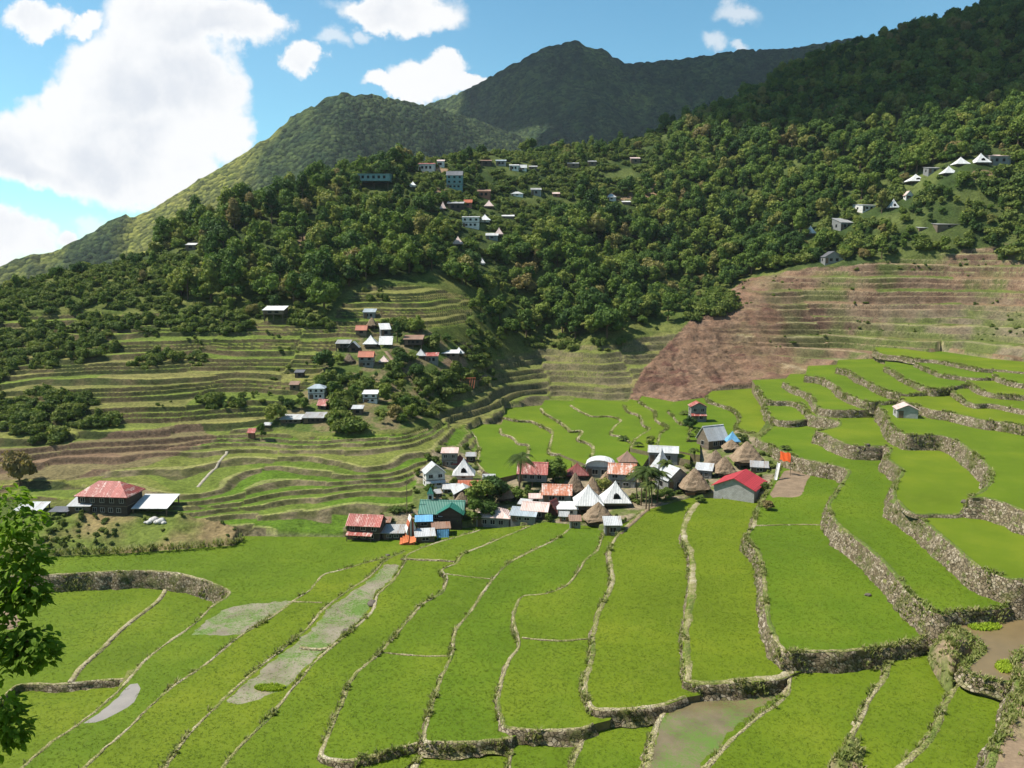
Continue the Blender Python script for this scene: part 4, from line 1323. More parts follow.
def trunk_mesh(name, seed, H, r0, lobes):
    g = random.Random(seed)
    mb = MB()
    top = (g.uniform(-.3, .3), g.uniform(-.3, .3), H * 0.7)
    mb.tube([(0, 0, -1.0), (0.05, 0, H * 0.2), (top[0] * .6, top[1] * .6, H * 0.45), top], [r0 * 1.25, r0, r0 * 0.75, r0 * 0.35], 7)
    for l in lobes[1:7]:
        mid = Vector((top[0] * .5, top[1] * .5, H * g.uniform(0.3, 0.5)))
        end = Vector(l[:3])
        mb.tube([mid, mid.lerp(end, 0.5) + Vector((0, 0, 0.2)), end], [r0 * 0.45, r0 * 0.3, r0 * 0.12], 5)
    me = bpy.data.meshes.new(name)
    me.from_pydata(mb.v, [], mb.f)
    me.materials.append(M_BARK)
    return me


PROTO = []
for i, (H, Rr, nl, low) in enumerate([(8.5, 3.6, 15, .25), (7.0, 3.9, 16, .25), (10.0, 3.2, 15, .20), (6.5, 3.4, 13, .22), (8.0, 4.2, 18, .35), (11.5, 2.7, 15, .18)]):
    lb = make_lobes(50 + i, H, Rr, nl, low)
    PROTO.append((crown_mesh('crown', M_LEAF, 60 + i, lb, 1000, 0.36), trunk_mesh('trunk', 70 + i, H, 0.24, lb), H, Rr))
BUSH = []
for i, (H, Rr) in enumerate([(2.2, 1.7), (1.6, 1.5), (2.8, 1.6), (1.8, 2.1)]):
    g = random.Random(200 + i)
    lb = [(g.uniform(-.5, .5) * Rr, g.uniform(-.5, .5) * Rr, H * g.uniform(.25, .6), Rr * g.uniform(.4, .6), Rr * g.uniform(.4, .6), H * g.uniform(.3, .42)) for _ in range(6)]
    BUSH.append((crown_mesh('bush', M_BUSH, 210 + i, lb, 320, 0.26), H, Rr))

# outlines (photograph) of the wooded ground
P_HILL = [(-500, 326), (-300, 296), (0, 288), (60, 300), (180, 302), (270, 308), (330, 313), (352, 287), (420, 276), (470, 292), (480, 330), (488, 350), (560, 346), (640, 334), (684, 316), (742, 279), (800, 266), (850, 262), (940, 255), (1030, 238), (1500, 150), (1500, -300), (-500, -100)]
P_UPPER = [(398, 182), (420, 158), (560, 142), (650, 118), (672, 150), (640, 190), (560, 215), (545, 245), (500, 262), (452, 245), (440, 215)]
P_RHUTS = [(800, 262), (806, 236), (880, 196), (940, 172), (1030, 146), (1030, 238), (940, 255), (850, 262)]
P_LEFTHILL = [(-500, 326), (0, 272), (150, 245), (190, 262), (180, 302), (60, 300), (0, 288)]
P_CLEAR = [(418, 276), (360, 284), (345, 305), (380, 300), (470, 305), (478, 296), (450, 280)]
P_LSLOPE = [(-400, 322), (60, 312), (300, 312), (340, 345), (268, 425), (190, 420), (90, 436), (-300, 446)]
BUSHY = [(50, 416, 64, 24), (222, 401, 24, 7), (40, 350, 72, 18), (150, 326, 110, 9), (265, 322, 60, 9), (165, 362, 34, 6), (-60, 360, 70, 60), (60, 300, 90, 14), (560, 345, 70, 4), (1000, 225, 60, 30), (900, 235, 70, 22), (480, 372, 26, 8), (455, 388, 22, 10), (505, 300, 20, 20), (700, 300, 30, 20), (480, 340, 20, 26)]

HOUSES_PX = []      # (px, base py, width px, height px, distance): filled before the trees are set
TREES, BUSHES = [], []


def sight_clear(P, n=40):
    """which of the points the camera sees past the ground"""
    P = np.asarray(P)
    t = np.linspace(0.25, 0.97, n)[None]
    X, Y, Z = P[:, :1] * t, P[:, 1:2] * t, CAMZ + (P[:, 2:3] - CAMZ) * t
    return np.all(Z > ground_z(X, Y) - 0.3, axis=1)


def blocks_house(px, py, top, rp, dist):
    for (hx, hy, hw, hh, hd) in HOUSES_PX:
        if abs(px - hx) < hw * 0.5 + rp * 0.5 and py > hy - hh * 0.9 and top < hy - hh * 0.12 and dist < hd + 2.0:
            return True
        if abs(px - hx) < hw * 0.5 + rp * 0.4 and abs(dist - hd) < 4.0 and abs(py - hy) < hh * 1.5:
            return True
    return False


def scatter():
    sp = 4.0
    gx, gy = np.meshgrid(np.arange(-340, 500, sp), np.arange(100, 650, sp))
    gx = gx + sp * 0.9 * (rng.random(gx.shape) - .5)
    gy = gy + sp * 0.9 * (rng.random(gy.shape) - .5)
    x, y = gx.ravel(), gy.ravel()
    z = ground_z(x, y)
    px, py, dep = project(x, y, z)
    ok = (px > -160) & (px < 1190) & (py > -120) & (py < 560)
    x, y, z, px, py, dep = [a[ok] for a in (x, y, z, px, py, dep)]
    u = rng.random(len(x))
    clump = vnoise(x / 26, y / 26, 301) * 0.6 + vnoise(x / 9, y / 9, 302) * 0.4
    lsl = in_poly(px, py, P_LSLOPE)
    brw = in_poly(px, py, P_BROWN) & (py < 345) & (x < 160)
    hill, upper, rh, lh, ham, scrub, clear = [in_poly(px, py, P) for P in (P_HILL, P_UPPER, P_RHUTS, P_LEFTHILL, P_HAMLET, P_SCRUB, P_CLEAR)]
    cand = []
    for i in range(len(x)):
        big = float(0.42 + 0.72 * rng.random() ** 1.6 + 0.5 * (clump[i] - 0.5))
        p_tree = p_bush = 0.0
        blanket = bool(lh[i] or scrub[i] or rh[i] or ham[i])
        if clear[i]:
            p_bush = 0.12
        elif upper[i]:
            p_tree, p_bush = (0.36 if clump[i] > 0.45 else 0.10), 0.55
            big *= 0.72
        elif rh[i]:
            p_tree, p_bush = (0.78 if clump[i] > 0.42 else 0.3), 0.7
            big *= 0.75
        elif lh[i]:
            p_tree, p_bush = 0.22, 0.9
            big *= 0.5
        elif hill[i]:
            p_tree, p_bush = 0.93, 0.05
        elif ham[i]:
            p_tree, p_bush = (0.85 if clump[i] > 0.42 else 0.5), 0.5
            big *= 0.62
        elif scrub[i]:
            p_tree, p_bush = (0.14 if clump[i] > 0.52 else 0.01), (0.75 if clump[i] > 0.47 else 0.18)
            big *= 0.5
        if p_bush == 0 and lsl[i] and clump[i] > 0.44:
            p_tree, p_bush, big = 0.0, 0.22, big * 0.4
        if p_tree + p_bush == 0 and brw[i] and clump[i] > .5:
            p_bush = .25
        for (bx, by, rx, ry) in BUSHY:
            if ((px[i] - bx) / rx) ** 2 + ((py[i] - by) / ry) ** 2 < 1:
                p_tree, p_bush, big, blanket = max(p_tree, 0.12), 0.95, min(big, 0.45), True
        if 458 < px[i] < 560 and py[i] > 338:
            p_tree *= .25
        if u[i] < p_tree:
            k = int(rng.integers(len(PROTO)))
            H, Rr = PROTO[k][2] * big, PROTO[k][3] * big
            if blocks_house(px[i], py[i], py[i] - H * FPX / dep[i], Rr * FPX / dep[i], dep[i]):
                if blocks_house(px[i], py[i], py[i] - 1.6 * FPX / dep[i], FPX / dep[i], dep[i]):
                    continue
                BUSHES.append((x[i], y[i], z[i], int(rng.integers(len(BUSH))), 0.7, dep[i], px[i], py[i]))
                continue
            TREES.append((x[i], y[i], z[i], k, big, dep[i], px[i], py[i]))
        if u[i] >= p_tree and u[i] < p_tree + p_bush:
            small = not hill[i] or lh[i]
            for _ in range(9 if blanket else 5 if upper[i] else 3 if small else 1):
                cand.append((x[i] + sp * (rng.random() - .5), y[i] + sp * (rng.random() - .5), 1.5 if (rh[i] or (blanket and y[i] > 225 and x[i] > 60)) else 1.15 if upper[i] or ham[i] else 0.85 if blanket else 0.4 if lsl[i] or brw[i] else 0.8 if small else 1.0))
    cand = np.array(cand)
    cz = ground_z(cand[:, 0], cand[:, 1])
    cx, cy, cd = project(cand[:, 0], cand[:, 1], cz)
    for (bx, by, sc), bz, qx, qy, qd in zip(cand, cz, cx, cy, cd):
        s = float(0.42 + 0.8 * rng.random() ** 1.4) * sc
        if blocks_house(qx, qy, qy - 2.2 * s * FPX / qd, 1.6 * s * FPX / qd, qd):
            continue
        BUSHES.append((float(bx), float(by), float(bz), int(rng.integers(len(BUSH))), s, float(qd), float(qx), float(qy)))


def points_object(name, items, protos, mat, tilt=0.0):
    """one object: instances of the given meshes on points (forest mass)"""
    n = len(items)
    me = bpy.data.meshes.new(name)
    me.vertices.add(n)
    me.vertices.foreach_set('co', np.array([(t[0], t[1], t[2]) for t in items], dtype=np.float32).ravel())
    a = me.attributes.new('kind_index', 'INT', 'POINT')
    a.data.foreach_set('value', np.array([t[3] for t in items], dtype=np.int32))
    a = me.attributes.new('size', 'FLOAT', 'POINT')
    a.data.foreach_set('value', np.array([t[4] for t in items], dtype=np.float32))
    a = me.attributes.new('turn', 'FLOAT_VECTOR', 'POINT')
    rot = np.zeros((n, 3), dtype=np.float32)
    rot[:, 2] = rng.random(n) * 6.283
    rot[:, :2] = (rng.random((n, 2)) - .5) * 0.16
    a.data.foreach_set('vector', rot.ravel())
    o = link(name, me, mat)
    ng = bpy.data.node_groups.new(name, 'GeometryNodeTree')
    ng.interface.new_socket('Geometry', in_out='INPUT', socket_type='NodeSocketGeometry')
    ng.interface.new_socket('Geometry', in_out='OUTPUT', socket_type='NodeSocketGeometry')
    nt = NT(ng)
    gi, go = nt.n('NodeGroupInput'), nt.n('NodeGroupOutput')
    ai = nt.n('GeometryNodeInputNamedAttribute', {'data_type': 'INT'}, Name='kind_index')
    asz = nt.n('GeometryNodeInputNamedAttribute', {'data_type': 'FLOAT'}, Name='size')
    at = nt.n('GeometryNodeInputNamedAttribute', {'data_type': 'FLOAT_VECTOR'}, Name='turn')
    join = nt.n('GeometryNodeJoinGeometry')
    for i, src in enumerate(protos):
        cmpn = nt.n('FunctionNodeCompare', {'data_type': 'INT', 'operation': 'EQUAL'})
        ng.links.new(ai.outputs['Attribute'], cmpn.inputs[2])
        cmpn.inputs[3].default_value = i
        oi = nt.n('GeometryNodeObjectInfo', {'transform_space': 'ORIGINAL'})
        oi.inputs['Object'].default_value = src
        oi.inputs['As Instance'].default_value = True
        ip = nt.n('GeometryNodeInstanceOnPoints')
        ng.links.new(gi.outputs[0], ip.inputs['Points'])
        ng.links.new(cmpn.outputs[0], ip.inputs['Selection'])
        ng.links.new(oi.outputs['Geometry'], ip.inputs['Instance'])
        ng.links.new(at.outputs['Attribute'], ip.inputs['Rotation'])
        ng.links.new(asz.outputs['Attribute'], ip.inputs['Scale'])
        ng.links.new(ip.outputs[0], join.inputs[0])
    ng.links.new(join.outputs[0], go.inputs[0])
    mod = o.modifiers.new('scatter', 'NODES')
    mod.node_group = ng
    tag(o, kind='stuff')
    return o


def plant_forest():
    scatter()
    # the ones that show largest become trees of their own
    def size(t, H):
        inside = -10 < t[6] < 1034 and t[7] > -10
        return H * t[4] / t[5] if inside else 0.0
    order = sorted(range(len(TREES)), key=lambda i: -size(TREES[i], PROTO[TREES[i][3]][2]))
    order = order[:900]
    see = sight_clear([(TREES[i][0], TREES[i][1], TREES[i][2] + PROTO[TREES[i][3]][2] * TREES[i][4] * 0.8) for i in order])
    chosen = [i for i, v in zip(order, see) if v][:300]
    have = {}
    for i in chosen:
        x, y, z, k, s, *_ = TREES[i]
        root = empty('forest_tree', (x, y, z), rnd.random() * 6.28)
        root.scale = (s, s, s)
        tag(root, 'leafy broad-crowned tree among many others on the wooded hillside', 'tree', 'forest trees on the hillside')
        link('trunk', PROTO[k][1], (), root)
        have[k] = link('crown', PROTO[k][0], (), root)
    ch = set(chosen)
    rest = [TREES[i] for i in range(len(TREES)) if i not in ch]
    points_object('forest', rest, [have.get(k) or list(have.values())[0] for k in range(len(PROTO))], M_LEAF)
    order = sorted(range(len(BUSHES)), key=lambda i: -size(BUSHES[i], BUSH[BUSHES[i][3]][1]))
    have = {}
    order = order[:900]
    see = sight_clear([(BUSHES[i][0], BUSHES[i][1], BUSHES[i][2] + BUSH[BUSHES[i][3]][1] * BUSHES[i][4] * 0.8) for i in order])
    chosen = [i for i, v in zip(order, see) if v][:300]
    for i in chosen:
        x, y, z, k, s, *_ = BUSHES[i]
        o = link('bush', BUSH[k][0], ())
        o.location, o.rotation_euler, o.scale = (x, y, z), (0, 0, rnd.random() * 6.28), (s, s, s)
        tag(o, 'low rounded green bush on the terraced slope', 'bush', 'bushes on the terraced slopes')
        have[k] = o
    ch = set(chosen)
    rest = [BUSHES[i] for i in range(len(BUSHES)) if i not in ch]
    points_object('undergrowth', rest, [have.get(k) or list(have.values())[0] for k in range(len(BUSH))], M_BUSH)
    print('trees', len(TREES), 'bushes', len(BUSHES))

# ------------------------------------------------------------------ houses
TIN = {
    'red': mat_tin((0.45, 0.045, 0.055), 0.0, 'red_tin'), 'oldred': mat_tin((0.36, 0.085, 0.065), 0.42, 'faded_red_tin', (0.50, 0.36, 0.31)),
    'orange': mat_tin((0.42, 0.12, 0.06), 0.3, 'rust_tin'), 'white': mat_tin((0.68, 0.67, 0.65), 0.12, 'white_tin', (0.40, 0.34, 0.28)), 'grey': mat_tin((0.36, 0.36, 0.355), 0.35, 'grey_tin', (0.22, 0.15, 0.10)),
    'palegrey': mat_tin((0.50, 0.505, 0.50), 0.30, 'pale_tin', (0.30, 0.23, 0.17)), 'pink': mat_tin((0.66, 0.50, 0.45), 0.35, 'pinkish_tin', (0.44, 0.22, 0.15)), 'rust': mat_tin((0.68, 0.60, 0.54), 0.72, 'rusty_tin', (0.40, 0.13, 0.06)),
    'green': mat_tin((0.030, 0.165, 0.120), 0.0, 'green_tin'), 'blue': mat_tin((0.15, 0.37, 0.58), 0.0, 'blue_sheet'), 'paleblue': mat_tin((0.48, 0.62, 0.74), 0.0, 'pale_blue_sheet'), 'maroon': mat_tin((0.22, 0.055, 0.045), 0.25, 'maroon_tin', (0.30, 0.14, 0.10)),
    'brown': mat_tin((0.28, 0.175, 0.125), 0.3, 'brown_tin'), 'dark': mat_tin((0.14, 0.14, 0.15), 0.1, 'dark_tin'), 'bluegrey': mat_tin((0.36, 0.41, 0.44), 0.25, 'blue_grey_tin', (0.26, 0.20, 0.16)), 'thatch': M_THATCH,
}
WALLM = {
    'block': mat_blocks('block_wall', (0.40, 0.39, 0.37)), 'greyblock': mat_blocks('grey_block_wall', (0.25, 0.245, 0.23)), 'wood': M_WOOD, 'darkwood': mat_boards('dark_boards', (0.075, 0.06, 0.048)), 'white': mat_plain('white_plaster', (0.60, 0.58, 0.54), 0.9, 0.45),
    'tin': mat_tin((0.235, 0.235, 0.225), 0.25, 'tin_wall', (0.16, 0.10, 0.07)), 'palewood': mat_boards('pale_boards', (0.34, 0.30, 0.25)), 'greenblue': mat_plain('blue_green_paint', (0.16, 0.27, 0.27)), 'brick': mat_plain('reddish_wall', (0.26, 0.12, 0.08)),
}
M_FRAME = mat_plain('window_frame', (0.45, 0.42, 0.37))
M_DOOR = mat_plain('door_wood', (0.15, 0.10, 0.065))


def swap(v):
    return [(y, x, z) for x, y, z in v]


def pyramid_roof(mb, w, d, z0, z1, flare=0.0, seg=1, mi=0, top=0.0):
    """hipped pyramid, slopes divided so that they can sag; flare bends the eaves outwards"""
    n = 6
    prev = None
    ring = []
    for i in range(n + 1):
        t = i / n
        k = (1 - t) * (1 - top) + top
        if flare:
            k = (1 - t) ** (1 + flare) * (1 - top) + top
        ring.append([(sx * w / 2 * k, sy * d / 2 * k, z0 + (z1 - z0) * t) for sx, sy in ((-1, -1), (1, -1), (1, 1), (-1, 1))])
    vs = [p for r in ring for p in r]
    fs = []
    for i in range(n):
        for j in range(4):
            fs.append((i * 4 + j, i * 4 + (j + 1) % 4, (i + 1) * 4 + (j + 1) % 4, (i + 1) * 4 + j))
    fs.append((n * 4, n * 4 + 1, n * 4 + 2, n * 4 + 3))
    b = len(vs)
    vs += [(x * 0.98, y * 0.98, z0 - 0.14) for x, y, z in ring[0]]
    for j in range(4):
        fs.append((b + j, b + (j + 1) % 4, (j + 1) % 4, j))
    fs.append((b + 3, b + 2, b + 1, b))
    return mb.add(vs, fs, mi)


def thatch_roof(seed, w, d, z0, z1, roundness=0.35):
    """shaggy steep roof: rounded-square rings with a ragged eave"""
    g = np.random.default_rng(seed)
    n, m = 9, 28
    V = []
    for i in range(n + 1):
        t = i / n
        k = ((1 - t) ** 0.92 * 0.97 + 0.03) * (1.0 + 0.035 * (i % 2))
        z = z0 + (z1 - z0) * (1 - (1 - t) ** 1.05)
        for j in range(m):
            a = 2 * math.pi * j / m
            c, s = math.cos(a), math.sin(a)
            sq = 1 / max(abs(c), abs(s))
            q = roundness + (1 - roundness) * sq
            jag = 1 + (0.07 if i == 0 else 0.045) * (g.random() - .5)
            V.append((w / 2 * k * c * q * jag, d / 2 * k * s * q * jag, z + (0.34 if i == 0 else 0.14) * (g.random() - .5)))
    fs = [(i * m + j, i * m + (j + 1) % m, (i + 1) * m + (j + 1) % m, (i + 1) * m + j) for i in range(n) for j in range(m)]
    fs.append(tuple(n * m + j for j in range(m)))
    b = len(V)
    for j in range(m):
        x, y, z = V[j]
        V.append((x * 0.86, y * 0.86, z0 - 0.1 + 0.2))
    fs += [(b + j, b + (j + 1) % m, (j + 1) % m, j) for j in range(m)]
    fs.append(tuple(b + j for j in range(m - 1, -1, -1)))
    mb = MB()
    mb.add(V, fs)
    return mb


def add_window(root, x, y, z, w, h, side='front', frame=True):
    """an opening with its frame, standing 3 cm proud of the wall"""
    mb, fr = MB(), MB()
    t = 0.05
    if side == 'front':
        mb.box(x - w / 2, x + w / 2, y - 0.03, y + 0.02, z - h / 2, z + h / 2)
        for a, b, c, e in ((x - w / 2 - t, x + w / 2 + t, z + h / 2 + .003, z + h / 2 + t + .003), (x - w / 2 - t, x + w / 2 + t, z - h / 2 - t - .003, z - h / 2 - .003), (x - w / 2 - t, x - w / 2 - .003, z - h / 2, z + h / 2), (x + w / 2 + .003, x + w / 2 + t, z - h / 2, z + h / 2), (x - .025, x + .025, z - h / 2 + .003, z + h / 2 - .003)):
            fr.box(a, b, y - 0.06, y - 0.031 if a == x - .025 else y + 0.01, c, e)
    else:
        s = -1 if side == 'left' else 1
        xa, xb = sorted((x + s * 0.03, x - s * 0.02))
        mb.box(xa, xb, y - w / 2, y + w / 2, z - h / 2, z + h / 2)
        fa, fb = sorted((x + s * 0.06, x - s * 0.01))
        for a, b, c, e in ((y - w / 2 - t, y + w / 2 + t, z + h / 2 + .003, z + h / 2 + t + .003), (y - w / 2 - t, y + w / 2 + t, z - h / 2 - t - .003, z - h / 2 - .003), (y - w / 2 - t, y - w / 2 - .003, z - h / 2, z + h / 2), (y + w / 2 + .003, y + w / 2 + t, z - h / 2, z + h / 2)):
            fr.box(fa, fb, a, b, c, e)
    o = mb.build('window', M_DARK, root)
    if frame:
        fr.build('frame', M_FRAME, o)


def building(kind, px, py, wpx, hpx, roof, wall, label, name='house', cat=None, rz=0.0, e=0.55, d=0.85, win=2, storeys=1, door=True, stilts=0.0, awning=None, group=None, base=None, over=0.35, frame=True, ridge='x', dormer=False, zoff=0.0):
    P = hit(px, py) if base is None else Vector(base)
    _, _, dist = project(P.x, P.y, P.z)
    W, H = wpx * dist / FPX, hpx * dist / FPX / math.cos(PITCH + (py - 384) / FPX * 0.9)
    a = abs(math.cos(R(rz))) + d * abs(math.sin(R(rz)))
    W = W / a * (1.09 if group == G_V else 1.0)
    D = W * d
    # part of the height in the picture is the roof's depth seen from above
    dip = max(0.0, math.sin(PITCH + math.atan((py - 384) / FPX)))
    k = {'shed': 0.9, 'open': 0.9, 'gable': 0.5 if ridge == 'x' else 0.75, 'barrel': 0.8}.get(kind, 0.4)
    H = max(H * 0.5, H - k * D * dip)
    # the base pixel is the front edge of the house: set its middle half a depth behind it
    back = 0.5 * (D * abs(math.cos(R(rz))) + W * abs(math.sin(R(rz)))) * 0.8
    P = Vector((P.x * (1 + back / P.y), P.y + back, P.z + zoff))
    HOUSES_PX.append((px, py, wpx, hpx, dist))
    root = empty(name, P, R(rz))
    tag(root, label, cat or {'hut': 'hut'}.get(name, name), group)
    sd = int(px * 31 + py * 7)
    g = random.Random(sd)
    rm, wm = TIN[roof], WALLM[wall]
    if group == G_R and kind == 'tinpyr':
        H, e = H * 1.12, e * .8
    he = H * e
    if kind in ('hut', 'tinpyr'):
        w2, d2 = W * (0.62 if kind == 'hut' else 0.74), D * (0.62 if kind == 'hut' else 0.74)
        zf = he * 0.55
        for sx in (-1, 1):
            for sy in (-1, 1):
                mb = MB()
                mb.tube([(sx * w2 * .42, sy * d2 * .42, -1.0), (sx * w2 * .42, sy * d2 * .42, zf)], [.13, .11], 7)
                mb.build('post', M_POST, root)
        mb = MB()
        mb.box(-w2 / 2, w2 / 2, -d2 / 2, d2 / 2, zf, he + 0.25)
        mb.box(-w2 / 2 - .12, w2 / 2 + .12, -d2 / 2 - .12, d2 / 2 + .12, zf - .14, zf - .003)
        mb.build('wall', wm, root)
        if door:
            mb = MB()
            mb.box(-.35, .35, -d2 / 2 - .04, -d2 / 2 + .01, zf + .03, min(zf + 1.5, he - .05))
            mb.build('door', M_DOOR, root)
        if kind == 'hut':
            thatch_roof(sd, W, D, he, H).build('roof', M_THATCH, root)
        else:
            mb = MB()
            pyramid_roof(mb, W, D, he, H, 0.22, mi=0)
            mb.build('roof', rm, root)
            if dormer:
                mb = MB()
                zc = he + (H - he) * .20
                yy = -D / 2 * .72
                mb.prism([(-W * .13, zc - .25), (W * .13, zc - .25), (W * .09, zc + (H - he) * .16), (0, zc + (H - he) * .24), (-W * .09, zc + (H - he) * .16)], yy - .18, yy + .8)
                mb.build('vent', M_DARK, root)
        return root
    ground_h = stilts * H
    if stilts:
        for sx in (-1, 0, 1):
            for sy in (-1, 1):
                mb = MB()
                mb.box(sx * W * .42 - .1, sx * W * .42 + .1, sy * D * .4 - .1, sy * D * .4 + .1, -2.0, ground_h)
                mb.build('post', M_POST, root)
    zb = ground_h if stilts else -1.3
    wv, dv = W / 2 - over * .6, D / 2 - over * .6
    t = 0.07
    wl, rf = MB(), MB()
    if kind == 'gable' and ridge == 'y':           # gable end looks out at the front
        wl.prism([(-wv, zb), (wv, zb), (wv, he), (0, H - t * 1.5), (-wv, he)], -dv, dv)
        s = (H - he) / (W / 2 - over * .6)
        ze = H - s * (W / 2)
        rf.slab([(-W / 2, -D / 2, ze), (0, -D / 2, H), (0, D / 2, H), (-W / 2, D / 2, ze)][::-1], t)
        rf.slab([(W / 2, -D / 2, ze), (0, -D / 2, H), (0, D / 2, H), (W / 2, D / 2, ze)], t)
        cap = MB().prism([(-.16, H - .06), (.16, H - .06), (0, H + .06)], -D / 2 - .02, D / 2 + .02)
    elif kind == 'gable':
        p = MB().prism([(-dv, zb), (dv, zb), (dv, he), (0, H - t * 1.5), (-dv, he)], -wv, wv)
        wl.add(swap(p.v), [f[::-1] for f in p.f])
        s = (H - he) / (D / 2 - over * .6)
        ze = H - s * (D / 2)
        rf.slab([(-W / 2, -D / 2, ze), (W / 2, -D / 2, ze), (W / 2, 0, H), (-W / 2, 0, H)], t)
        rf.slab([(-W / 2, 0, H), (W / 2, 0, H), (W / 2, D / 2, ze), (-W / 2, D / 2, ze)], t)
        p = MB().prism([(-.16, H - .06), (.16, H - .06), (0, H + .06)], -W / 2 - .02, W / 2 + .02)
        cap = MB().add(swap(p.v), [f[::-1] for f in p.f])
    elif kind == 'hip':
        wl.box(-wv, wv, -dv, dv, zb, he + .1)
        rl = max(W - D, W * .25) / 2 if ridge == 'x' else 0
        v = [(-W / 2, -D / 2, he), (W / 2, -D / 2, he), (W / 2, D / 2, he), (-W / 2, D / 2, he), (-rl, 0, H), (rl, 0, H)]
        v += [(x, y, he - .1) for x, y, z in v[:4]]
        rf.add(v, [(0, 1, 5, 4), (1, 2, 5), (2, 3, 4, 5), (3, 0, 4), (6, 7, 1, 0), (7, 8, 2, 1), (8, 9, 3, 2), (9, 6, 0, 3), (9, 8, 7, 6)])
        cap = None
    elif kind == 'shed':
        wl.prism([(-wv, zb), (wv, zb), (wv, he - .02), (-wv, he - .02)], -dv, dv)
        p = MB().prism([(-dv, he - .02), (dv, he - .02), (dv, H - t - .02)], -wv + .01, wv - .01)
        wl.add(swap(p.v), [f[::-1] for f in p.f])
        s = (H - he) / (2 * dv)
        rf.slab([(-W / 2, -D / 2, he - s * (D / 2 - dv) + t), (W / 2, -D / 2, he - s * (D / 2 - dv) + t), (W / 2, D / 2, H + s * (D / 2 - dv)), (-W / 2, D / 2, H + s * (D / 2 - dv))], t)
        cap = None
    elif kind == 'open':
        wl = None
        for sx in (-1, 1):
            for sy in (-1, 1):
                mb = MB()
                zt = he if sy < 0 else H - .1
                mb.box(sx * wv - .07, sx * wv + .07, sy * dv - .07, sy * dv + .07, -1.5, zt - .03)
                mb.build('post', M_POST, root)
        rf.slab([(-W / 2, -D / 2, he), (W / 2, -D / 2, he), (W / 2, D / 2, H), (-W / 2, D / 2, H)], t)
        cap = None
    elif kind == 'barrel':
        wl.box(-wv, wv, -dv, dv, zb, he + .05)
        n = 10
        pts = [(-W / 2 * math.cos(math.pi * i / n), he + (H - he) * math.sin(math.pi * i / n)) for i in range(n + 1)]
        pts2 = [(x * .97, he + (z - he) * .93 - .02) for x, z in pts[::-1]]
        rf.prism((pts + pts2)[::-1], -D / 2, D / 2)
        rf.prism([(x * .9, he + (z - he) * .9) for x, z in pts][::-1], -dv + .1, -dv + .16)
        cap = None
    if wl is not None:
        wl.build('wall', wm, root)
        hs = (he - ground_h) / storeys
        for k in range(storeys):
            zc = ground_h + hs * (k + .55)
            hh = min(1.1, hs * .42)
            for i in range(win):
                x = -wv + 2 * wv * (i + .5 + .5 * (door and k == 0)) / (win + (1 if door and k == 0 else 0))
                add_window(root, x, -dv, zc, min(1.0, wv * .8 / max(win, 1)), hh, 'front', frame)
            add_window(root, -wv, 0.0, zc, min(.9, D * .25), hh, 'left', frame)
        if door:
            mb = MB()
            mb.box(-wv + .25, -wv + .25 + min(.85, wv * .5), -dv - .04, -dv + .01, max(zb, 0) + .02, max(zb, 0) + min(2.0, hs * .85))
            mb.build('door', M_DOOR, root)
        if storeys > 1:
            mb = MB()
            mb.box(-wv - .05, wv + .05, -dv - .05, dv + .05, ground_h + hs - .07, ground_h + hs + .07)
            mb.build('floor_band', M_WOOD, root)
    rf.build('roof', rm, root)
    if cap is not None:
        cap.build('ridge_cap', rm, root)
    if awning:
        zt, zl, dep, arf = he * awning[0], he * awning[0] - H * .10, awning[1] * D, TIN[awning[2]]
        mb = MB()
        mb.slab([(-W * .46, -dv - dep, zl), (W * awning[3], -dv - dep, zl), (W * awning[3], -dv - .01, zt), (-W * .46, -dv - .01, zt)], .06)
        mb.build('awning', arf, root)
        for x in (-W * .43, W * (awning[3] - .03)):
            mb = MB()
            mb.box(x - .05, x + .05, -dv - dep + .06, -dv - dep + .16, -1.2, zl - .07)
            mb.build('awning_post', M_POST, root)
    return root


G_V, G_H, G_U, G_R = 'houses of the main village', 'houses of the hamlet on the spur', 'houses on the upper hillside', 'houses on the right-hand hillside'
B = building
# ---- main village, left end
B('gable', 367, 541, 36, 26, 'oldred', 'darkwood', 'dark two storey house with faded red roof and lower red awning beside the rice', rz=-8, e=.68, storeys=2, win=3, d=.7, awning=(.55, .22, 'oldred', .28), group=G_V)
B('shed', 394, 540, 22, 15, 'grey', 'darkwood', 'low dark shed with grey sheet roof right of the faded red roofed house', name='shed', e=.7, group=G_V, win=2)
B('shed', 384, 528, 14, 10, 'brown', 'wood', 'small brown roofed shack tucked behind the long dark house', name='shed', e=.7, group=G_V, win=1)
B('shed', 425, 543, 22, 14, 'palegrey', 'wood', 'grey roofed lean-to beside the striped orange tent', name='shed', rz=10, e=.7, group=G_V, win=1)
B('shed', 424, 531, 18, 12, 'blue', 'wood', 'shack covered with a bright blue sheet', name='shed', rz=6, e=.72, group=G_V, win=1)
B('shed', 447, 528, 18, 14, 'paleblue', 'darkwood', 'shack with pale blue and white roof in front of the green church', name='shed', rz=8, e=.72, group=G_V, win=1)
B('shed', 441, 537, 20, 14, 'brown', 'darkwood', 'flat brown roofed stall with blue cloth below the green church', name='shed', rz=8, e=.8, group=G_V, win=1)
ch = B('gable', 443, 521, 48, 21, 'green', 'darkwood', 'church with long dark green roof and small steeple', name='church', rz=-4, e=.45, d=.6, win=4, group=None)


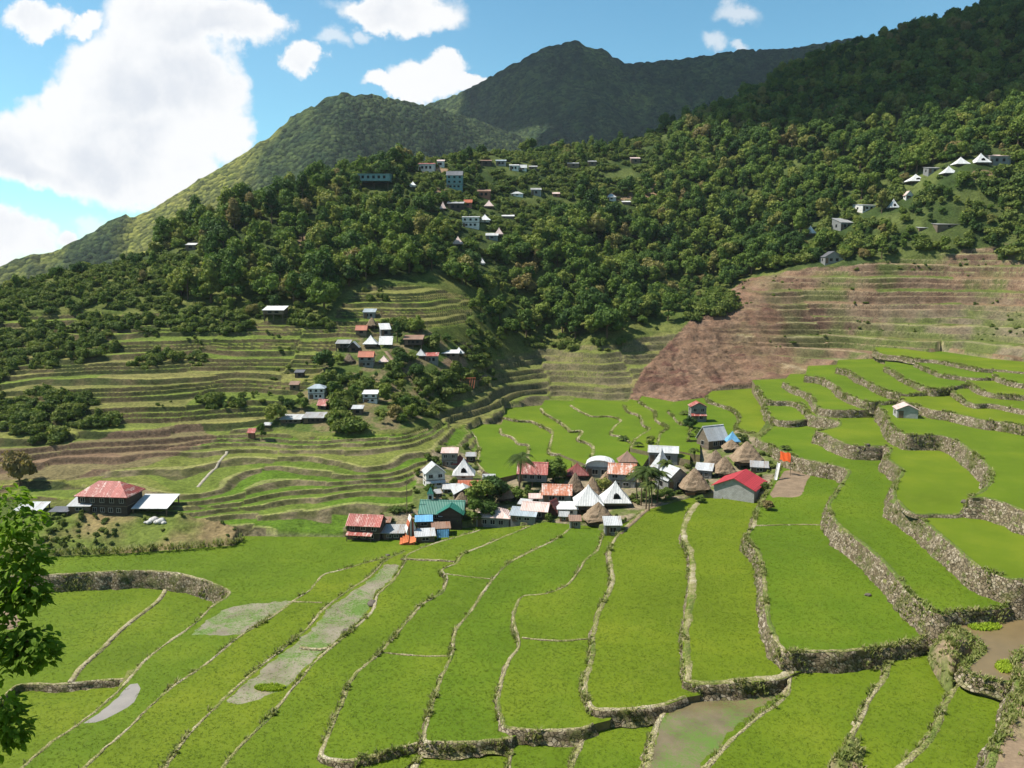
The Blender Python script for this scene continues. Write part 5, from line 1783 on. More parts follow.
def steeple(root):
    mb = MB()
    x, y, z = -2.0, 0.4, 2.6
    mb.box(x - .42, x + .42, y - .42, y + .42, z - 1.0, z + 1.2)
    o = mb.build('steeple', WALLM['white'], root)
    mb = MB()
    v = [(x - .55, y - .55, z + 1.2), (x + .55, y - .55, z + 1.2), (x + .55, y + .55, z + 1.2), (x - .55, y + .55, z + 1.2), (x, y, z + 2.3)]
    mb.add(v, [(0, 1, 4), (1, 2, 4), (2, 3, 4), (3, 0, 4), (3, 2, 1, 0)])
    mb.build('spire', TIN['green'], o)
    mb = MB()
    mb.box(x - .04, x + .04, y - .04, y + .04, z + 2.2, z + 2.9)
    mb.box(x - .25, x + .25, y - .035, y + .035, z + 2.55, z + 2.62)
    mb.build('cross', M_DARK, o)
    mb = MB()
    mb.box(x - .22, x + .22, y - .46, y - .40, z + .3, z + .9)
    mb.build('belfry_opening', M_DARK, o)
    # porch gable facing the viewer
    mb = MB()
    mb.prism([(-.2, -1.0), (3.4, -1.0), (3.4, 1.5), (1.6, 2.5), (-.2, 1.5)], -3.1, -1.2)
    mb.build('porch', WALLM['darkwood'], root)
    mb = MB()
    mb.slab([(-.6, -3.4, 1.35), (1.6, -3.4, 2.65), (1.6, -.8, 2.65), (-.6, -.8, 1.35)][::-1], .07)
    mb.slab([(3.8, -3.4, 1.35), (1.6, -3.4, 2.65), (1.6, -.8, 2.65), (3.8, -.8, 1.35)], .07)
    mb.build('porch_roof', TIN['green'], root)


steeple(ch)
B('gable', 434, 489, 24, 26, 'palegrey', 'white', 'white two storey house with wavy pale eaves, upper left of the village', rz=18, e=.66, storeys=2, win=2, ridge='y', awning=(.5, .16, 'palegrey', .46), group=G_V)
B('shed', 450, 468, 16, 20, 'pink', 'greyblock', 'narrow two storey house with flat reddish roof at the top left of the village', e=.86, storeys=2, win=2, group=G_V, d=.9)
B('tinpyr', 460, 470, 15, 15, 'maroon', 'wood', 'hut with reddish brown pyramid roof behind the white pyramid house', name='hut', e=.36, group=G_V)
B('shed', 471, 463, 10, 10, 'grey', 'darkwood', 'dark shack with grey roof beside the reddish pyramid roof', name='shed', e=.75, group=G_V, win=1)
B('tinpyr', 464, 483, 21, 25, 'white', 'white', 'white pyramid roofed house with white walls near the top left of the village', name='house', e=.32, dormer=True, group=G_V)
B('gable', 472, 491, 26, 11, 'orange', 'wood', 'low house with rusty red roof under the white pyramid house', e=.5, win=2, group=G_V)
B('open', 489, 489, 12, 15, 'white', 'wood', 'steeply propped white roof sheet beside the rusty red roof', name='shelter', e=.25, group=G_V, d=.5)
B('shed', 451, 494, 16, 10, 'palegrey', 'white', 'small white shed left of the grey gabled house', name='shed', e=.7, win=1, group=G_V)
B('gable', 464, 502, 25, 17, 'palegrey', 'darkwood', 'grey gabled house with its dark gable end facing the thatched porch hut', rz=12, e=.6, ridge='y', win=1, group=G_V)
B('hut', 462, 508, 15, 15, 'thatch', 'wood', 'small thatched hut directly behind the ridge of the green church', name='hut', e=.3, group=G_V)
B('hut', 505, 503, 18, 19, 'thatch', 'wood', 'thatched hut standing among trees above the pink hip roof', name='hut', e=.25, group=G_V)
B('hip', 495, 528, 37, 20, 'pink', 'greyblock', 'wide house with pinkish white hip roof at the front edge of the village', rz=-10, e=.6, d=.75, win=3, group=G_V)
B('shed', 524, 526, 28, 15, 'bluegrey', 'greyblock', 'house with blue grey lean-to roof right of the pink hip roof', rz=-12, e=.6, win=2, group=G_V, d=.6)
B('gable', 536, 521, 30, 18, 'pink', 'darkwood', 'dark walled house with pale pinkish roof left of the red brown gable', rz=-14, e=.62, win=2, group=G_V, d=.7)
B('gable', 533, 488, 31, 26, 'oldred', 'tin', 'tall stilted house with red and rusty roof right of the coconut palm', rz=-8, e=.62, stilts=.25, win=3, group=G_V, d=.6)
B('gable', 553, 517, 19, 17, 'maroon', 'brick', 'steep red brown gabled house near the front of the village', rz=-30, e=.3, ridge='y', win=0, group=G_V)
B('gable', 557, 504, 30, 19, 'rust', 'tin', 'grey walled house with white roof striped by rust', rz=-5, e=.55, win=2, group=G_V, d=.7)
B('tinpyr', 577, 481, 21, 18, 'maroon', 'darkwood', 'house with dark maroon pyramid roof behind the two thatched huts', name='house', e=.32, group=G_V)
B('hut', 575, 497, 18, 24, 'thatch', 'wood', 'left one of the two tall thatched huts behind the white pyramids', name='hut', e=.22, group=G_V)
B('hut', 592, 500, 18, 23, 'thatch', 'wood', 'right one of the two tall thatched huts behind the white pyramids', name='hut', e=.22, group=G_V)
B('tinpyr', 588, 515, 27, 30, 'white', 'darkwood', 'white steep pyramid roof with dark open base, left of the pair at the village front', name='house', e=.34, d=1.0, group=G_V)
B('tinpyr', 615, 509, 27, 28, 'white', 'wood', 'white steep pyramid roof with a dark vent, right of the pair at the village front', name='house', e=.24, d=1.0, dormer=True, group=G_V)
B('shed', 567, 516, 20, 14, 'white', 'white', 'low white roofed shed against the left white pyramid', name='shed', e=.7, win=2, group=G_V)
B('shed', 536, 503, 14, 9, 'pink', 'white', 'small pale roofed shed left of the rust striped roof', name='shed', e=.7, win=1, group=G_V)
B('barrel', 600, 479, 30, 22, 'white', 'tin', 'house with curved white roof at the back of the village', rz=-10, e=.6, win=2, group=G_V, d=.7)
B('gable', 622, 489, 30, 25, 'rust', 'tin', 'tall grey walled house with white and rusty roof beside the areca palms', rz=-12, e=.66, win=2, storeys=2, group=G_V, d=.7)
B('tinpyr', 627, 471, 18, 16, 'brown', 'wood', 'brown pyramid roof peeping out behind the tall grey walled house', name='hut', e=.3, group=G_V)
B('hut', 598, 528, 29, 25, 'thatch', 'wood', 'wide thatched hut at the very front of the village', name='hut', e=.26, group=G_V)
B('shed', 612, 536, 17, 19, 'palegrey', 'greyblock', 'small block outhouse with grey roof at the front path of the village', name='outhouse', cat='shed', e=.72, win=1, group=G_V)
B('shed', 575, 529, 12, 13, 'brown', 'greyblock', 'tiny brown roofed hut left of the front thatched hut', name='shed', e=.75, win=1, group=G_V)
B('shed', 690, 496, 10, 6, 'brown', 'brick', 'low brown pen in front of the round thatched hut', name='pen', cat='shed', e=.8, win=0, door=False, group=G_V)
B('shed', 513, 499, 14, 9, 'brown', 'wood', 'small brown roofed shack between the lone thatched hut and the stilted red house', name='shed', rz=15, e=.65, win=1, group=G_V)
B('hut', 546, 497, 13, 13, 'thatch', 'wood', 'small thatched hut squeezed left of the rust striped roof', name='hut', e=.25, group=G_V)
B('shed', 525, 509, 15, 9, 'palegrey', 'wood', 'pale lean-to above the house with the blue grey roof', name='shed', rz=-20, e=.6, win=1, group=G_V)
B('shed', 564, 524, 11, 10, 'grey', 'brick', 'small grey roofed shack left of the tiny brown roofed hut', name='shed', rz=-10, e=.7, win=1, group=G_V)
B('hut', 607, 486, 15, 15, 'thatch', 'wood', 'thatched hut half hidden under the curved white roof', name='hut', e=.25, group=G_V)
B('shed', 640, 478, 15, 10, 'white', 'tin', 'low white roof behind the areca palms', name='shed', rz=10, e=.65, win=1, group=G_V)
B('shed', 437, 498, 12, 8, 'grey', 'wood', 'grey hen house below the white house with wavy eaves', name='shed', rz=20, e=.65, win=1, group=G_V)
B('shed', 483, 503, 12, 8, 'brown', 'darkwood', 'dark shack under the bright tree above the pink hip roof', name='shed', rz=-12, e=.65, win=1, group=G_V)
# ---- main village, right end
B('gable', 663, 466, 31, 20, 'palegrey', 'greyblock', 'grey shed with pale flat gabled roof behind the tall white pyramid roof', name='shed', rz=-12, e=.75, win=2, group=G_V, d=.6)
B('tinpyr', 661, 483, 24, 34, 'palegrey', 'white', 'house with tall off white pyramid roof in front of the grey shed', name='house', e=.32, rz=20, group=G_V)
B('gable', 672, 493, 34, 28, 'palegrey', 'greyblock', 'pale gabled house beside the areca palm clump', rz=25, e=.55, ridge='y', win=1, group=G_V)
B('hut', 694, 498, 29, 27, 'thatch', 'wood', 'round topped thatched hut left of the bright red roof', name='hut', e=.22, group=G_V)
B('shed', 704, 480, 20, 16, 'palegrey', 'tin', 'white and grey shack behind the round topped thatched hut', name='shed', rz=-20, e=.68, win=2, group=G_V)
B('hut', 715, 470, 20, 20, 'thatch', 'wood', 'rear one of two overlapping thatched huts right of the white shack', name='hut', e=.22, group=G_V)
B('hut', 724, 478, 22, 21, 'thatch', 'wood', 'front one of two overlapping thatched huts right of the white shack', name='hut', e=.22, group=G_V)
B('hut', 746, 470, 30, 28, 'thatch', 'wood', 'large thatched hut behind the bright red roof', name='hut', e=.28, group=G_V)
B('shed', 759, 474, 20, 12, 'grey', 'darkwood', 'cluttered grey lean-to right of the large thatched hut', name='shed', rz=-15, e=.65, win=1, group=G_V)
B('gable', 712, 450, 30, 24, 'palegrey', 'wood', 'house with pale weathered gable roof and dark vent at the top right of the village', rz=25, e=.45, win=2, group=G_V, d=.8)
B('tinpyr', 732, 448, 13, 17, 'blue', 'wood', 'hut with bright blue pointed roof', name='hut', e=.4, group=G_V)
B('hut', 731, 453, 18, 13, 'thatch', 'wood', 'low thatched hut just in front of the blue pointed roof', name='hut', e=.3, group=G_V)
B('gable', 739, 503, 57, 31, 'red', 'block', 'grey block house with plain bright red gable roof', rz=-32, e=.58, ridge='y', d=1.0, win=0, door=False, group=G_V, over=.55)
B('gable', 697, 422, 17, 21, 'oldred', 'greyblock', 'two storey farmhouse with red edged roof alone among the fields', e=.8, ridge='y', storeys=2, win=2, awning=(.55, .2, 'oldred', .46))
B('gable', 905, 419, 26, 16, 'pink', 'block', 'small grey shed with pinkish roof alone on the terraces at the right', name='shed', rz=-14, e=.66, ridge='y', win=0, d=1.0)
# ---- left knoll
lh = B('hip', 112, 517, 60, 34, 'oldred', 'darkwood', 'big two storey farmhouse with faded red hip roof on the earth mound', rz=-6, e=.62, d=.6, storeys=2, win=5, over=.7)
B('shed', 84, 512, 24, 15, 'palegrey', 'wood', 'white roofed annex against the left side of the big farmhouse', name='shed', e=.6, win=1)
B('open', 157, 517, 36, 22, 'white', 'wood', 'open shelter of a bright white roof on thin posts right of the big farmhouse', name='shelter', e=.58, d=.9)
B('open', 33, 517, 29, 14, 'palegrey', 'wood', 'low white roofed shelter near the tree at the left edge', name='shelter', e=.55, d=.6)
B('open', 62, 516, 20, 9, 'dark', 'wood', 'dark low lean-to between the white shelter and the big farmhouse', name='shelter', e=.7, d=.7)
# ---- hamlet on the spur
F0 = dict(group=G_H, frame=False)
B('shed', 370, 319, 13, 10, 'bluegrey', 'tin', 'grey house alone above the spur hamlet', e=.7, win=2, **F0)
B('hut', 372, 331, 11, 12, 'thatch', 'darkwood', 'dark thatched hut at the top of the spur hamlet', name='hut', e=.3, **F0)
B('shed', 385, 337, 14, 13, 'white', 'tin', 'house with tilted white roof at the upper right of the spur hamlet', rz=20, e=.6, win=1, **F0)
B('gable', 362, 338, 12, 10, 'orange', 'wood', 'house with thin rust red roof beside a dark tree in the spur hamlet', e=.6, win=1, **F0)
B('tinpyr', 371, 349, 15, 14, 'white', 'wood', 'white pyramid roofed house in the middle of the spur hamlet', e=.36, **F0)
B('open', 386, 349, 14, 12, 'white', 'wood', 'square white roof panel next to the white pyramid of the spur hamlet', name='shelter', e=.3, d=.5, **F0)
B('shed', 344, 352, 15, 12, 'grey', 'darkwood', 'dark stilted house at the left edge of the spur hamlet', e=.75, stilts=.35, win=2, **F0)
B('gable', 354, 353, 12, 11, 'palegrey', 'darkwood', 'small white gabled house beside the dark stilted one', e=.5, ridge='y', win=1, **F0)
B('gable', 367, 368, 16, 16, 'orange', 'tin', 'two storey house with bright rust red roof in the spur hamlet', e=.7, storeys=2, win=2, **F0)
B('hut', 349, 365, 12, 11, 'thatch', 'wood', 'brown thatched hut at the lower left of the spur hamlet', name='hut', e=.3, **F0)
B('tinpyr', 384, 365, 11, 9, 'pink', 'wood', 'small hut with pinkish pyramid roof right of the rust red house', name='hut', e=.3, **F0)
B('shed', 414, 349, 20, 14, 'brown', 'darkwood', 'long dark house with brown roof under the overgrown terraces', e=.75, stilts=.3, win=3, **F0)
B('tinpyr', 421, 359, 11, 10, 'palegrey', 'wood', 'small off white pyramid hut at the right of the spur hamlet', name='hut', e=.3, **F0)
B('shed', 432, 364, 14, 11, 'oldred', 'tin', 'red roofed house on the bare bank of the spur', e=.75, win=2, **F0)
B('shed', 449, 358, 22, 8, 'white', 'wood', 'long low white roofed house at the right end of the spur hamlet', e=.7, win=3, **F0)
B('tinpyr', 459, 356, 11, 9, 'white', 'wood', 'white pyramid roof at the right end of the long low house', name='hut', e=.3, **F0)
B('shed', 371, 403, 16, 13, 'white', 'white', 'white two storey house standing alone on the lower spur', e=.8, storeys=2, win=2, **F0)
B('shed', 358, 416, 12, 10, 'palegrey', 'wood', 'small pale house below the lone white one on the lower spur', e=.75, win=1, **F0)
B('hip', 318, 400, 18, 15, 'bluegrey', 'white', 'two storey house with grey hip roof and dark windows, lower left hamlet', e=.75, storeys=2, win=3, **F0)
B('gable', 324, 411, 14, 11, 'oldred', 'darkwood', 'house with faded red roof in front of the grey hip roofed one', e=.55, rz=-20, win=1, **F0)
B('shed', 293, 424, 22, 9, 'palegrey', 'wood', 'left one of two joined long houses with patched pale roofs', e=.65, win=3, **F0)
B('shed', 315, 423, 22, 11, 'grey', 'darkwood', 'right one of two joined long houses with patched grey roofs', e=.65, win=3, **F0)
B('shed', 300, 378, 10, 8, 'dark', 'darkwood', 'small dark hut on the path above the lower left hamlet', name='hut', e=.75, win=1, **F0)
B('shed', 295, 392, 10, 9, 'brown', 'wood', 'little brown shack left of the grey hip roofed house', name='shed', e=.7, win=1, **F0)
B('shed', 252, 441, 8, 10, 'oldred', 'brick', 'tiny reddish shack beside a dark shrub on the terraces', name='shed', e=.7, win=0, **F0)
B('shed', 268, 430, 8, 5, 'palegrey', 'wood', 'tiny pale roof low on the slope left of the joined long houses', name='shed', e=.6, win=0, **F0)
B('shed', 276, 322, 22, 15, 'white', 'wood', 'stilted house with white roof alone high on the left slope', e=.75, stilts=.45, win=2, frame=False)
# ---- upper hillside
F1 = dict(group=G_U, frame=False)
B('shed', 427, 172, 17, 10, 'oldred', 'white', 'long house with red edged white roof on the upper ridge', e=.75, win=3, **F1)
B('shed', 441, 168, 8, 8, 'pink', 'white', 'small pale red roofed house beside the long one on the upper ridge', e=.75, win=1, **F1)
B('gable', 455, 190, 17, 18, 'dark', 'greenblue', 'three storey blue green house with dark roof on the upper hillside', e=.75, storeys=3, win=3, **F1)
B('shed', 376, 190, 33, 17, 'bluegrey', 'greenblue', 'long blue grey building on tall posts at the edge of the wood', e=.85, stilts=.45, win=5, **F1)
B('tinpyr', 413, 190, 7, 7, 'white', 'white', 'tiny white pyramid house right of the long posted building', e=.4, **F1)
B('shed', 484, 199, 14, 9, 'brown', 'brick', 'brown house under the three storey blue green one', e=.7, win=2, **F1)
B('shed', 456, 212, 17, 10, 'grey', 'darkwood', 'dark house with grey roof on the bare upper bank', e=.7, win=2, **F1)
B('shed', 468, 208, 9, 8, 'orange', 'brick', 'little rust coloured house on the bare upper bank', e=.6, win=1, **F1)
B('tinpyr', 489, 210, 10, 9, 'pink', 'wood', 'pinkish pyramid hut right of the rust coloured house', name='hut', e=.3, **F1)
B('shed', 471, 230, 18, 12, 'palegrey', 'white', 'white two storey house with rows of dark windows, middle of the upper hillside', e=.85, storeys=2, win=3, **F1)
B('tinpyr', 485, 224, 12, 10, 'white', 'white', 'white pyramid roof behind the white two storey house', e=.4, **F1)
B('shed', 492, 240, 13, 7, 'palegrey', 'tin', 'low grey house below the white two storey house', e=.6, win=1, **F1)
B('tinpyr', 499, 239, 9, 10, 'pink', 'wood', 'pale pyramid hut at the right end of the low grey house', name='hut', e=.3, **F1)
B('tinpyr', 458, 246, 12, 10, 'pink', 'wood', 'brownish pyramid hut at the lower edge of the upper hamlet', name='hut', e=.2, **F1)
B('tinpyr', 482, 266, 7, 8, 'white', 'white', 'lone tiny white pyramid hut in the trees below the upper hamlet', name='hut', e=.3, **F1)
B('hip', 517, 198, 13, 5, 'palegrey', 'white', 'low white hip roofed house half sunk in bushes', e=.5, win=1, **F1)
B('shed', 536, 197, 11, 8, 'grey', 'tin', 'grey house right of the low white hip roofed one', e=.7, win=1, **F1)
B('shed', 556, 198, 8, 5, 'pink', 'brick', 'small pinkish house among shrubs at the far right of the upper hamlet', e=.6, win=1, **F1)
B('shed', 486, 167, 12, 7, 'brown', 'darkwood', 'dark brown house in the row along the upper ridge', e=.7, win=1, **F1)
B('shed', 501, 167, 11, 7, 'bluegrey', 'tin', 'blue grey house in the row along the upper ridge', e=.7, win=2, **F1)
B('shed', 514, 171, 10, 7, 'white', 'white', 'white house in the row along the upper ridge', e=.75, win=2, **F1)
B('gable', 523, 171, 8, 6, 'palegrey', 'white', 'small gabled house at the end of the row along the upper ridge', e=.5, win=1, **F1)
B('shed', 533, 170, 9, 5, 'grey', 'wood', 'low grey roof past the end of the row along the upper ridge', name='shed', e=.6, win=1, **F1)
B('shed', 573, 168, 12, 6, 'palegrey', 'wood', 'pale roofed house on the grassy shoulder, left of two', e=.7, win=1, **F1)
B('shed', 592, 166, 9, 6, 'grey', 'wood', 'dull roofed house on the grassy shoulder, right of two', e=.7, win=1, **F1)
B('shed', 635, 164, 10, 7, 'pink', 'wood', 'lone pale house high on the wooded right shoulder', e=.7, win=1, **F1)
B('hip', 611, 202, 10, 7, 'palegrey', 'white', 'white house beside the bare earth scar', e=.5, win=1, **F1)
B('shed', 626, 205, 9, 4, 'white', 'wood', 'low white roof just right of the house by the earth scar', name='shed', e=.6, win=0, **F1)
B('shed', 508, 219, 13, 4, 'white', 'wood', 'long thin white roof showing above bushes, upper hamlet', name='shed', e=.5, win=0, **F1)
B('tinpyr', 443, 212, 7, 9, 'pink', 'wood', 'little pale pyramid hut left of the bare upper bank', name='hut', e=.2, **F1)
B('shed', 192, 250, 11, 7, 'white', 'wood', 'lone white roofed house in the woods of the left ridge', e=.7, win=1, frame=False)
# ---- right-hand hillside
F2 = dict(group=G_R, frame=False)
B('tinpyr', 810, 238, 10, 10, 'white', 'wood', 'small white pyramid house lowest left on the right hillside', e=.4, **F2)
B('shed', 842, 232, 20, 12, 'grey', 'tin', 'grey house with sagging roof on the right hillside', rz=20, e=.6, win=2, **F2)
B('shed', 866, 213, 24, 8, 'palegrey', 'white', 'long pale house on the right hillside above the grey one', rz=12, e=.7, win=3, **F2)
B('tinpyr', 893, 211, 10, 10, 'white', 'wood', 'white pointed hut right of the long pale house', name='hut', e=.25, dormer=True, **F2)
B('tinpyr', 915, 186, 19, 9, 'white', 'wood', 'wide white pyramid house among trees on the right hillside', e=.3, dormer=True, **F2)
B('gable', 908, 199, 8, 8, 'pink', 'white', 'small cream gabled house below the wide white pyramid', e=.5, ridge='y', win=1, **F2)
B('shed', 932, 175, 14, 7, 'grey', 'tin', 'grey roofed house left of the cluster of white pyramids', e=.7, win=1, **F2)
B('tinpyr', 948, 176, 14, 9, 'white', 'wood', 'lowest white pyramid of the three at the top right', e=.3, **F2)
B('tinpyr', 960, 168, 15, 9, 'white', 'wood', 'middle white pyramid of the three at the top right', e=.3, **F2)
B('tinpyr', 980, 166, 16, 11, 'white', 'wood', 'rightmost white pyramid of the three, with a dark vent', e=.25, dormer=True, **F2)
B('shed', 995, 165, 22, 12, 'pink', 'tin', 'brown roofed house joined to the rightmost white pyramid', e=.7, win=2, **F2)
B('shed', 944, 229, 25, 7, 'grey', 'wood', 'long low grey shed on the right hillside near the bare terraces', name='shed', e=.6, win=1, **F2)
B('shed', 922, 231, 11, 4, 'palegrey', 'wood', 'thin pale roof left of the long low grey shed', name='shed', e=.6, win=0, **F2)
B('gable', 831, 264, 19, 12, 'dark', 'tin', 'grey house with dark gable roof on the lip of the brown slope', e=.55, ridge='y', win=2, **F2)
B('shed', 729, 92, 12, 9, 'palegrey', 'wood', 'pale house high up in the shaded wood of the right hill', e=.7, win=1, frame=False)
B('shed', 704, 101, 15, 6, 'brown', 'wood', 'brown roofed house high up at the edge of the shaded wood', e=.6, win=1, frame=False)

# ------------------------------------------------------------------ village plants
def palm(px, py, hpx, label, kind='coconut', name='palm_tree', seed=1):
    P = hit(px, py)
    _, _, dist = project(P.x, P.y, P.z)
    H = hpx * dist / FPX
    g = random.Random(seed)
    root = empty(name, P, g.random() * 6.28)
    tag(root, label, 'palm')
    lean = g.uniform(-.06, .06) * H
    th = H * (0.78 if kind == 'coconut' else 0.72)
    if kind == 'low':
        th = H * 0.25
    mb = MB()
    r = 0.16 if kind == 'coconut' else 0.09
    mb.tube([(0, 0, -.5), (lean * .3, 0, th * .4), (lean, 0, th)], [r * 1.4, r, r * .8], 7)
    mb.build('trunk', M_BARK, root)
    n = {'coconut': 26, 'areca': 19, 'low': 11}[kind]
    Lf = {'coconut': H * .42, 'areca': H * .36, 'low': H * .6}[kind]
    mb = MB()
    for i in range(n):
        az = 2 * math.pi * i / n + g.uniform(-.2, .2)
        up = g.uniform(-0.25 if kind != 'low' else .1, 1.25)
        d = Vector((math.cos(az), math.sin(az), 0))
        side = Vector((-d.y, d.x, 0))
        pts = []
        for k in range(9):
            t = k / 8
            pts.append(Vector((lean, 0, th)) + d * Lf * t * math.cos(up * .6) + Vector((0, 0, Lf * (up * t * .75 - 1.0 * t * t * (0.7 + .3 * up)))))
        mb.tube(pts, [.035 - .003 * k for k in range(9)], 4, cap=False)
        for k in range(1, 9):                      # leaflets on both sides
            for q in (0.0, 0.34, 0.67):
                a = pts[k - 1].lerp(pts[k], q)
                w = Lf * .22 * math.sin(math.pi * min(1, .18 + (k + q) / 9.5)) * g.uniform(.8, 1.1)
                fw = (pts[k] - pts[k - 1]).normalized()
                for s in (-1, 1):
                    tip = a + side * s * w + fw * w * .45 - Vector((0, 0, w * .40))
                    mb.add([a - fw * .05, a + fw * .07, tip + fw * .03, tip - fw * .02], [(0, 1, 2, 3)])
    mb.build('fronds', M_PALM, root)


palm(519, 492, 46, 'tall ragged coconut palm left of the red roofed stilted house', 'coconut', seed=2)
for i, (px, py, h, lab) in enumerate([
        (641, 506, 52, 'leftmost tall areca palm of the clump between the white pyramids and the pale gabled house'), (646, 510, 56, 'tallest areca palm at the front of the clump beside the white pyramids'), (652, 507, 50, 'middle areca palm of the clump beside the white pyramids'),
        (657, 504, 44, 'slender areca palm on the right of the clump beside the white pyramids'), (665, 486, 34, 'areca palm in front of the tall off white pyramid roof'), (637, 503, 40, 'short areca palm touching the right white pyramid roof'), (649, 512, 40, 'shortest areca palm at the foot of the clump')]):
    palm(px, py, h, lab, 'areca', seed=20 + i)
for i, (px, py, h, lab) in enumerate([
        (695, 466, 22, 'small areca palm above the round topped thatched hut'), (690, 437, 10, 'low palm below the two storey farmhouse'), (684, 415, 12, 'thin palm just left of the two storey farmhouse'), (623, 441, 14, 'dark bushy palm alone in the fields behind the village'),
        (638, 447, 13, 'dark bushy palm between the lone field palm and the grey shed'), (785, 450, 14, 'small palm standing in the rice above the orange flag'), (574, 508, 12, 'small palm in front of the white shed of the left white pyramid'), (520, 507, 11, 'low palm between the coconut palm and the pink hip roof')]):
    palm(px, py, h, lab, 'low' if h < 15 else 'areca', seed=40 + i)


def tree_at(px, py, hpx, label, name='tree', k=0, wide=1.0, mat=None):
    P = hit(px, py)
    _, _, dist = project(P.x, P.y, P.z)
    cr, tr, H, Rr = PROTO[k]
    s = hpx * dist / FPX / H
    root = empty(name, P, rnd.random() * 6.28)
    root.scale = (s * wide, s * wide, s)
    tag(root, label, 'tree')
    link('trunk', tr, (), root)
    link('crown', cr, (), root)


for i, (px, py, h, lab, w) in enumerate([
        (481, 511, 30, 'bushy green tree rising behind the pink hip roof', 1.3), (493, 505, 26, 'bright green tree beside the small village thatched hut', 1.2), (474, 524, 22, 'grey green tree at the right end of the green church', 1.2), (488, 522, 16, 'low tree between the church and the pink hip roof', 1.2),
        (553, 482, 24, 'dark tree right of the red roofed stilted house', 1.1), (560, 481, 18, 'smaller dark tree left of the maroon pyramid roof', 1.1), (604, 497, 18, 'round green tree between the thatched huts and the white pyramid', 1.2), (666, 500, 11, 'leafy low tree left of the pale gabled house', 1.4),
        (430, 500, 16, 'green tree in front of the white house with wavy eaves', 1.2), (492, 489, 14, 'low tree right of the propped white roof sheet', 1.2), (690, 430, 14, 'tangled shrubby tree below the two storey farmhouse', 1.0), (697, 440, 12, 'tangled shrubby tree left of the weathered gable roof', 1.2),
        (650, 448, 12, 'small tree behind the pale flat roofed shed', 1.2), (20, 486, 34, 'thin tree on the terraces behind the white shelter', .8), (262, 440, 16, 'dark upright tree beside the tiny reddish shack', .9), (768, 510, 10, 'weedy young tree at the right corner of the bright red roof', 1.2),
        (516, 500, 12, 'yellowish shrub tree right of the small village thatched hut', 1.3), (527, 497, 12, 'green shrub tree under the red roofed stilted house', 1.2), (540, 514, 9, 'little tree in front of the small pale shed', 1.2), (700, 503, 7, 'low green shrub tree at the foot of the round topped hut', 1.3)]):
    tree_at(px, py, h, lab, k=i % len(PROTO), wide=w)
HOUSES_PX_V = list(HOUSES_PX)
VB = 0
for _ in range(900):                                # weeds and shrubs between the houses
    px, py = 345 + 430 * rnd.random(), 415 + 130 * rnd.random()
    if not in_poly(np.array([px]), np.array([py]), P_VILLAGE)[0]:
        continue
    P = hit(px, py)
    if field_z(P.x, P.y)[0] > -90:
        continue
    _, _, dist = project(P.x, P.y, P.z)
    s = 0.22 + 0.42 * rnd.random() ** 2
    if any(abs(px - hx) < hw * .42 and hy - hh * .5 < py < hy + 1.0 for hx, hy, hw, hh, hd in HOUSES_PX):
        continue
    BUSHES.append((P.x, P.y, P.z, rnd.randrange(len(BUSH)), s, dist, px, py))
    VB += 1
    if VB > 190:
        break
for _ in range(150):                                # weeds on the earth mound
    px, py = 25 + 220 * rnd.random(), 512 + 42 * rnd.random()
    if in_poly(np.array([px]), np.array([py]), P_MOUND)[0] and (px < 120 or rnd.random() < .15):
        P = hit(px, py)
        if field_z(P.x, P.y)[0] < -90:
            BUSHES.append((P.x, P.y, P.z, rnd.randrange(len(BUSH)), 0.14 + .22 * rnd.random(), project(P.x, P.y, P.z)[2], px, py))

# ------------------------------------------------------------------ single things
def rock(px, py, size, label, col=(0.42, 0.40, 0.37), group=None):
    import bmesh
    P = hit(px, py)
    bm = bmesh.new()
    bmesh.ops.create_icosphere(bm, subdivisions=3, radius=1.0)
    sd = int(px + py)
    co = np.array([v.co for v in bm.verts])
    k = 1 + .55 * fbm(co[:, 0] * 1.3 + sd, co[:, 1] * 1.3 + co[:, 2], 3, sd)
    for v, f in zip(bm.verts, k):
        v.co = Vector((v.co.x * 1.2, v.co.y, v.co.z * .7)) * float(f) * size
    me = bpy.data.meshes.new('rock')
    bm.to_mesh(me)
    bm.free()
    o = link('rock', me, mat_plain('rock', col, 0.95, 0.4, 1.6))
    o.location = (P.x, P.y, P.z + size * .25)
    o.rotation_euler = (0, 0, sd)
    tag(o, label, 'rock', group)


for px, py, s in [(149, 523, .45), (153, 522, .55), (157, 523, .5), (161, 522, .6), (155, 520, .5), (164, 524, .35), (146, 524, .3)]:
    rock(px, py, s, 'pale stone in the small heap on top of the earth mound', (0.48, 0.46, 0.43), 'stones heaped on the mound')
for px, py, s, lab in [(814, 443, .4, 'dark boulder at the foot of the wall above the brown garden'), (966, 504, .5, 'dark boulder where the oval field meets its right wall'), (825, 525, .35, 'grey stone at the right end of the thin dike'), (868, 596, .3, 'dark flat stone lying in the rice by the tall wall'),
                       (373, 606, .6, 'brown clod on the edge of the flooded mud'), (347, 633, .45, 'small brown clod further down the flooded mud'), (388, 557, .3, 'tiny dark stone at the top of the flooded strip'), (868, 446, .4, 'round stone in the weedy wall right of the garden')]:
    rock(px, py, s, lab, (0.12, 0.10, 0.08))

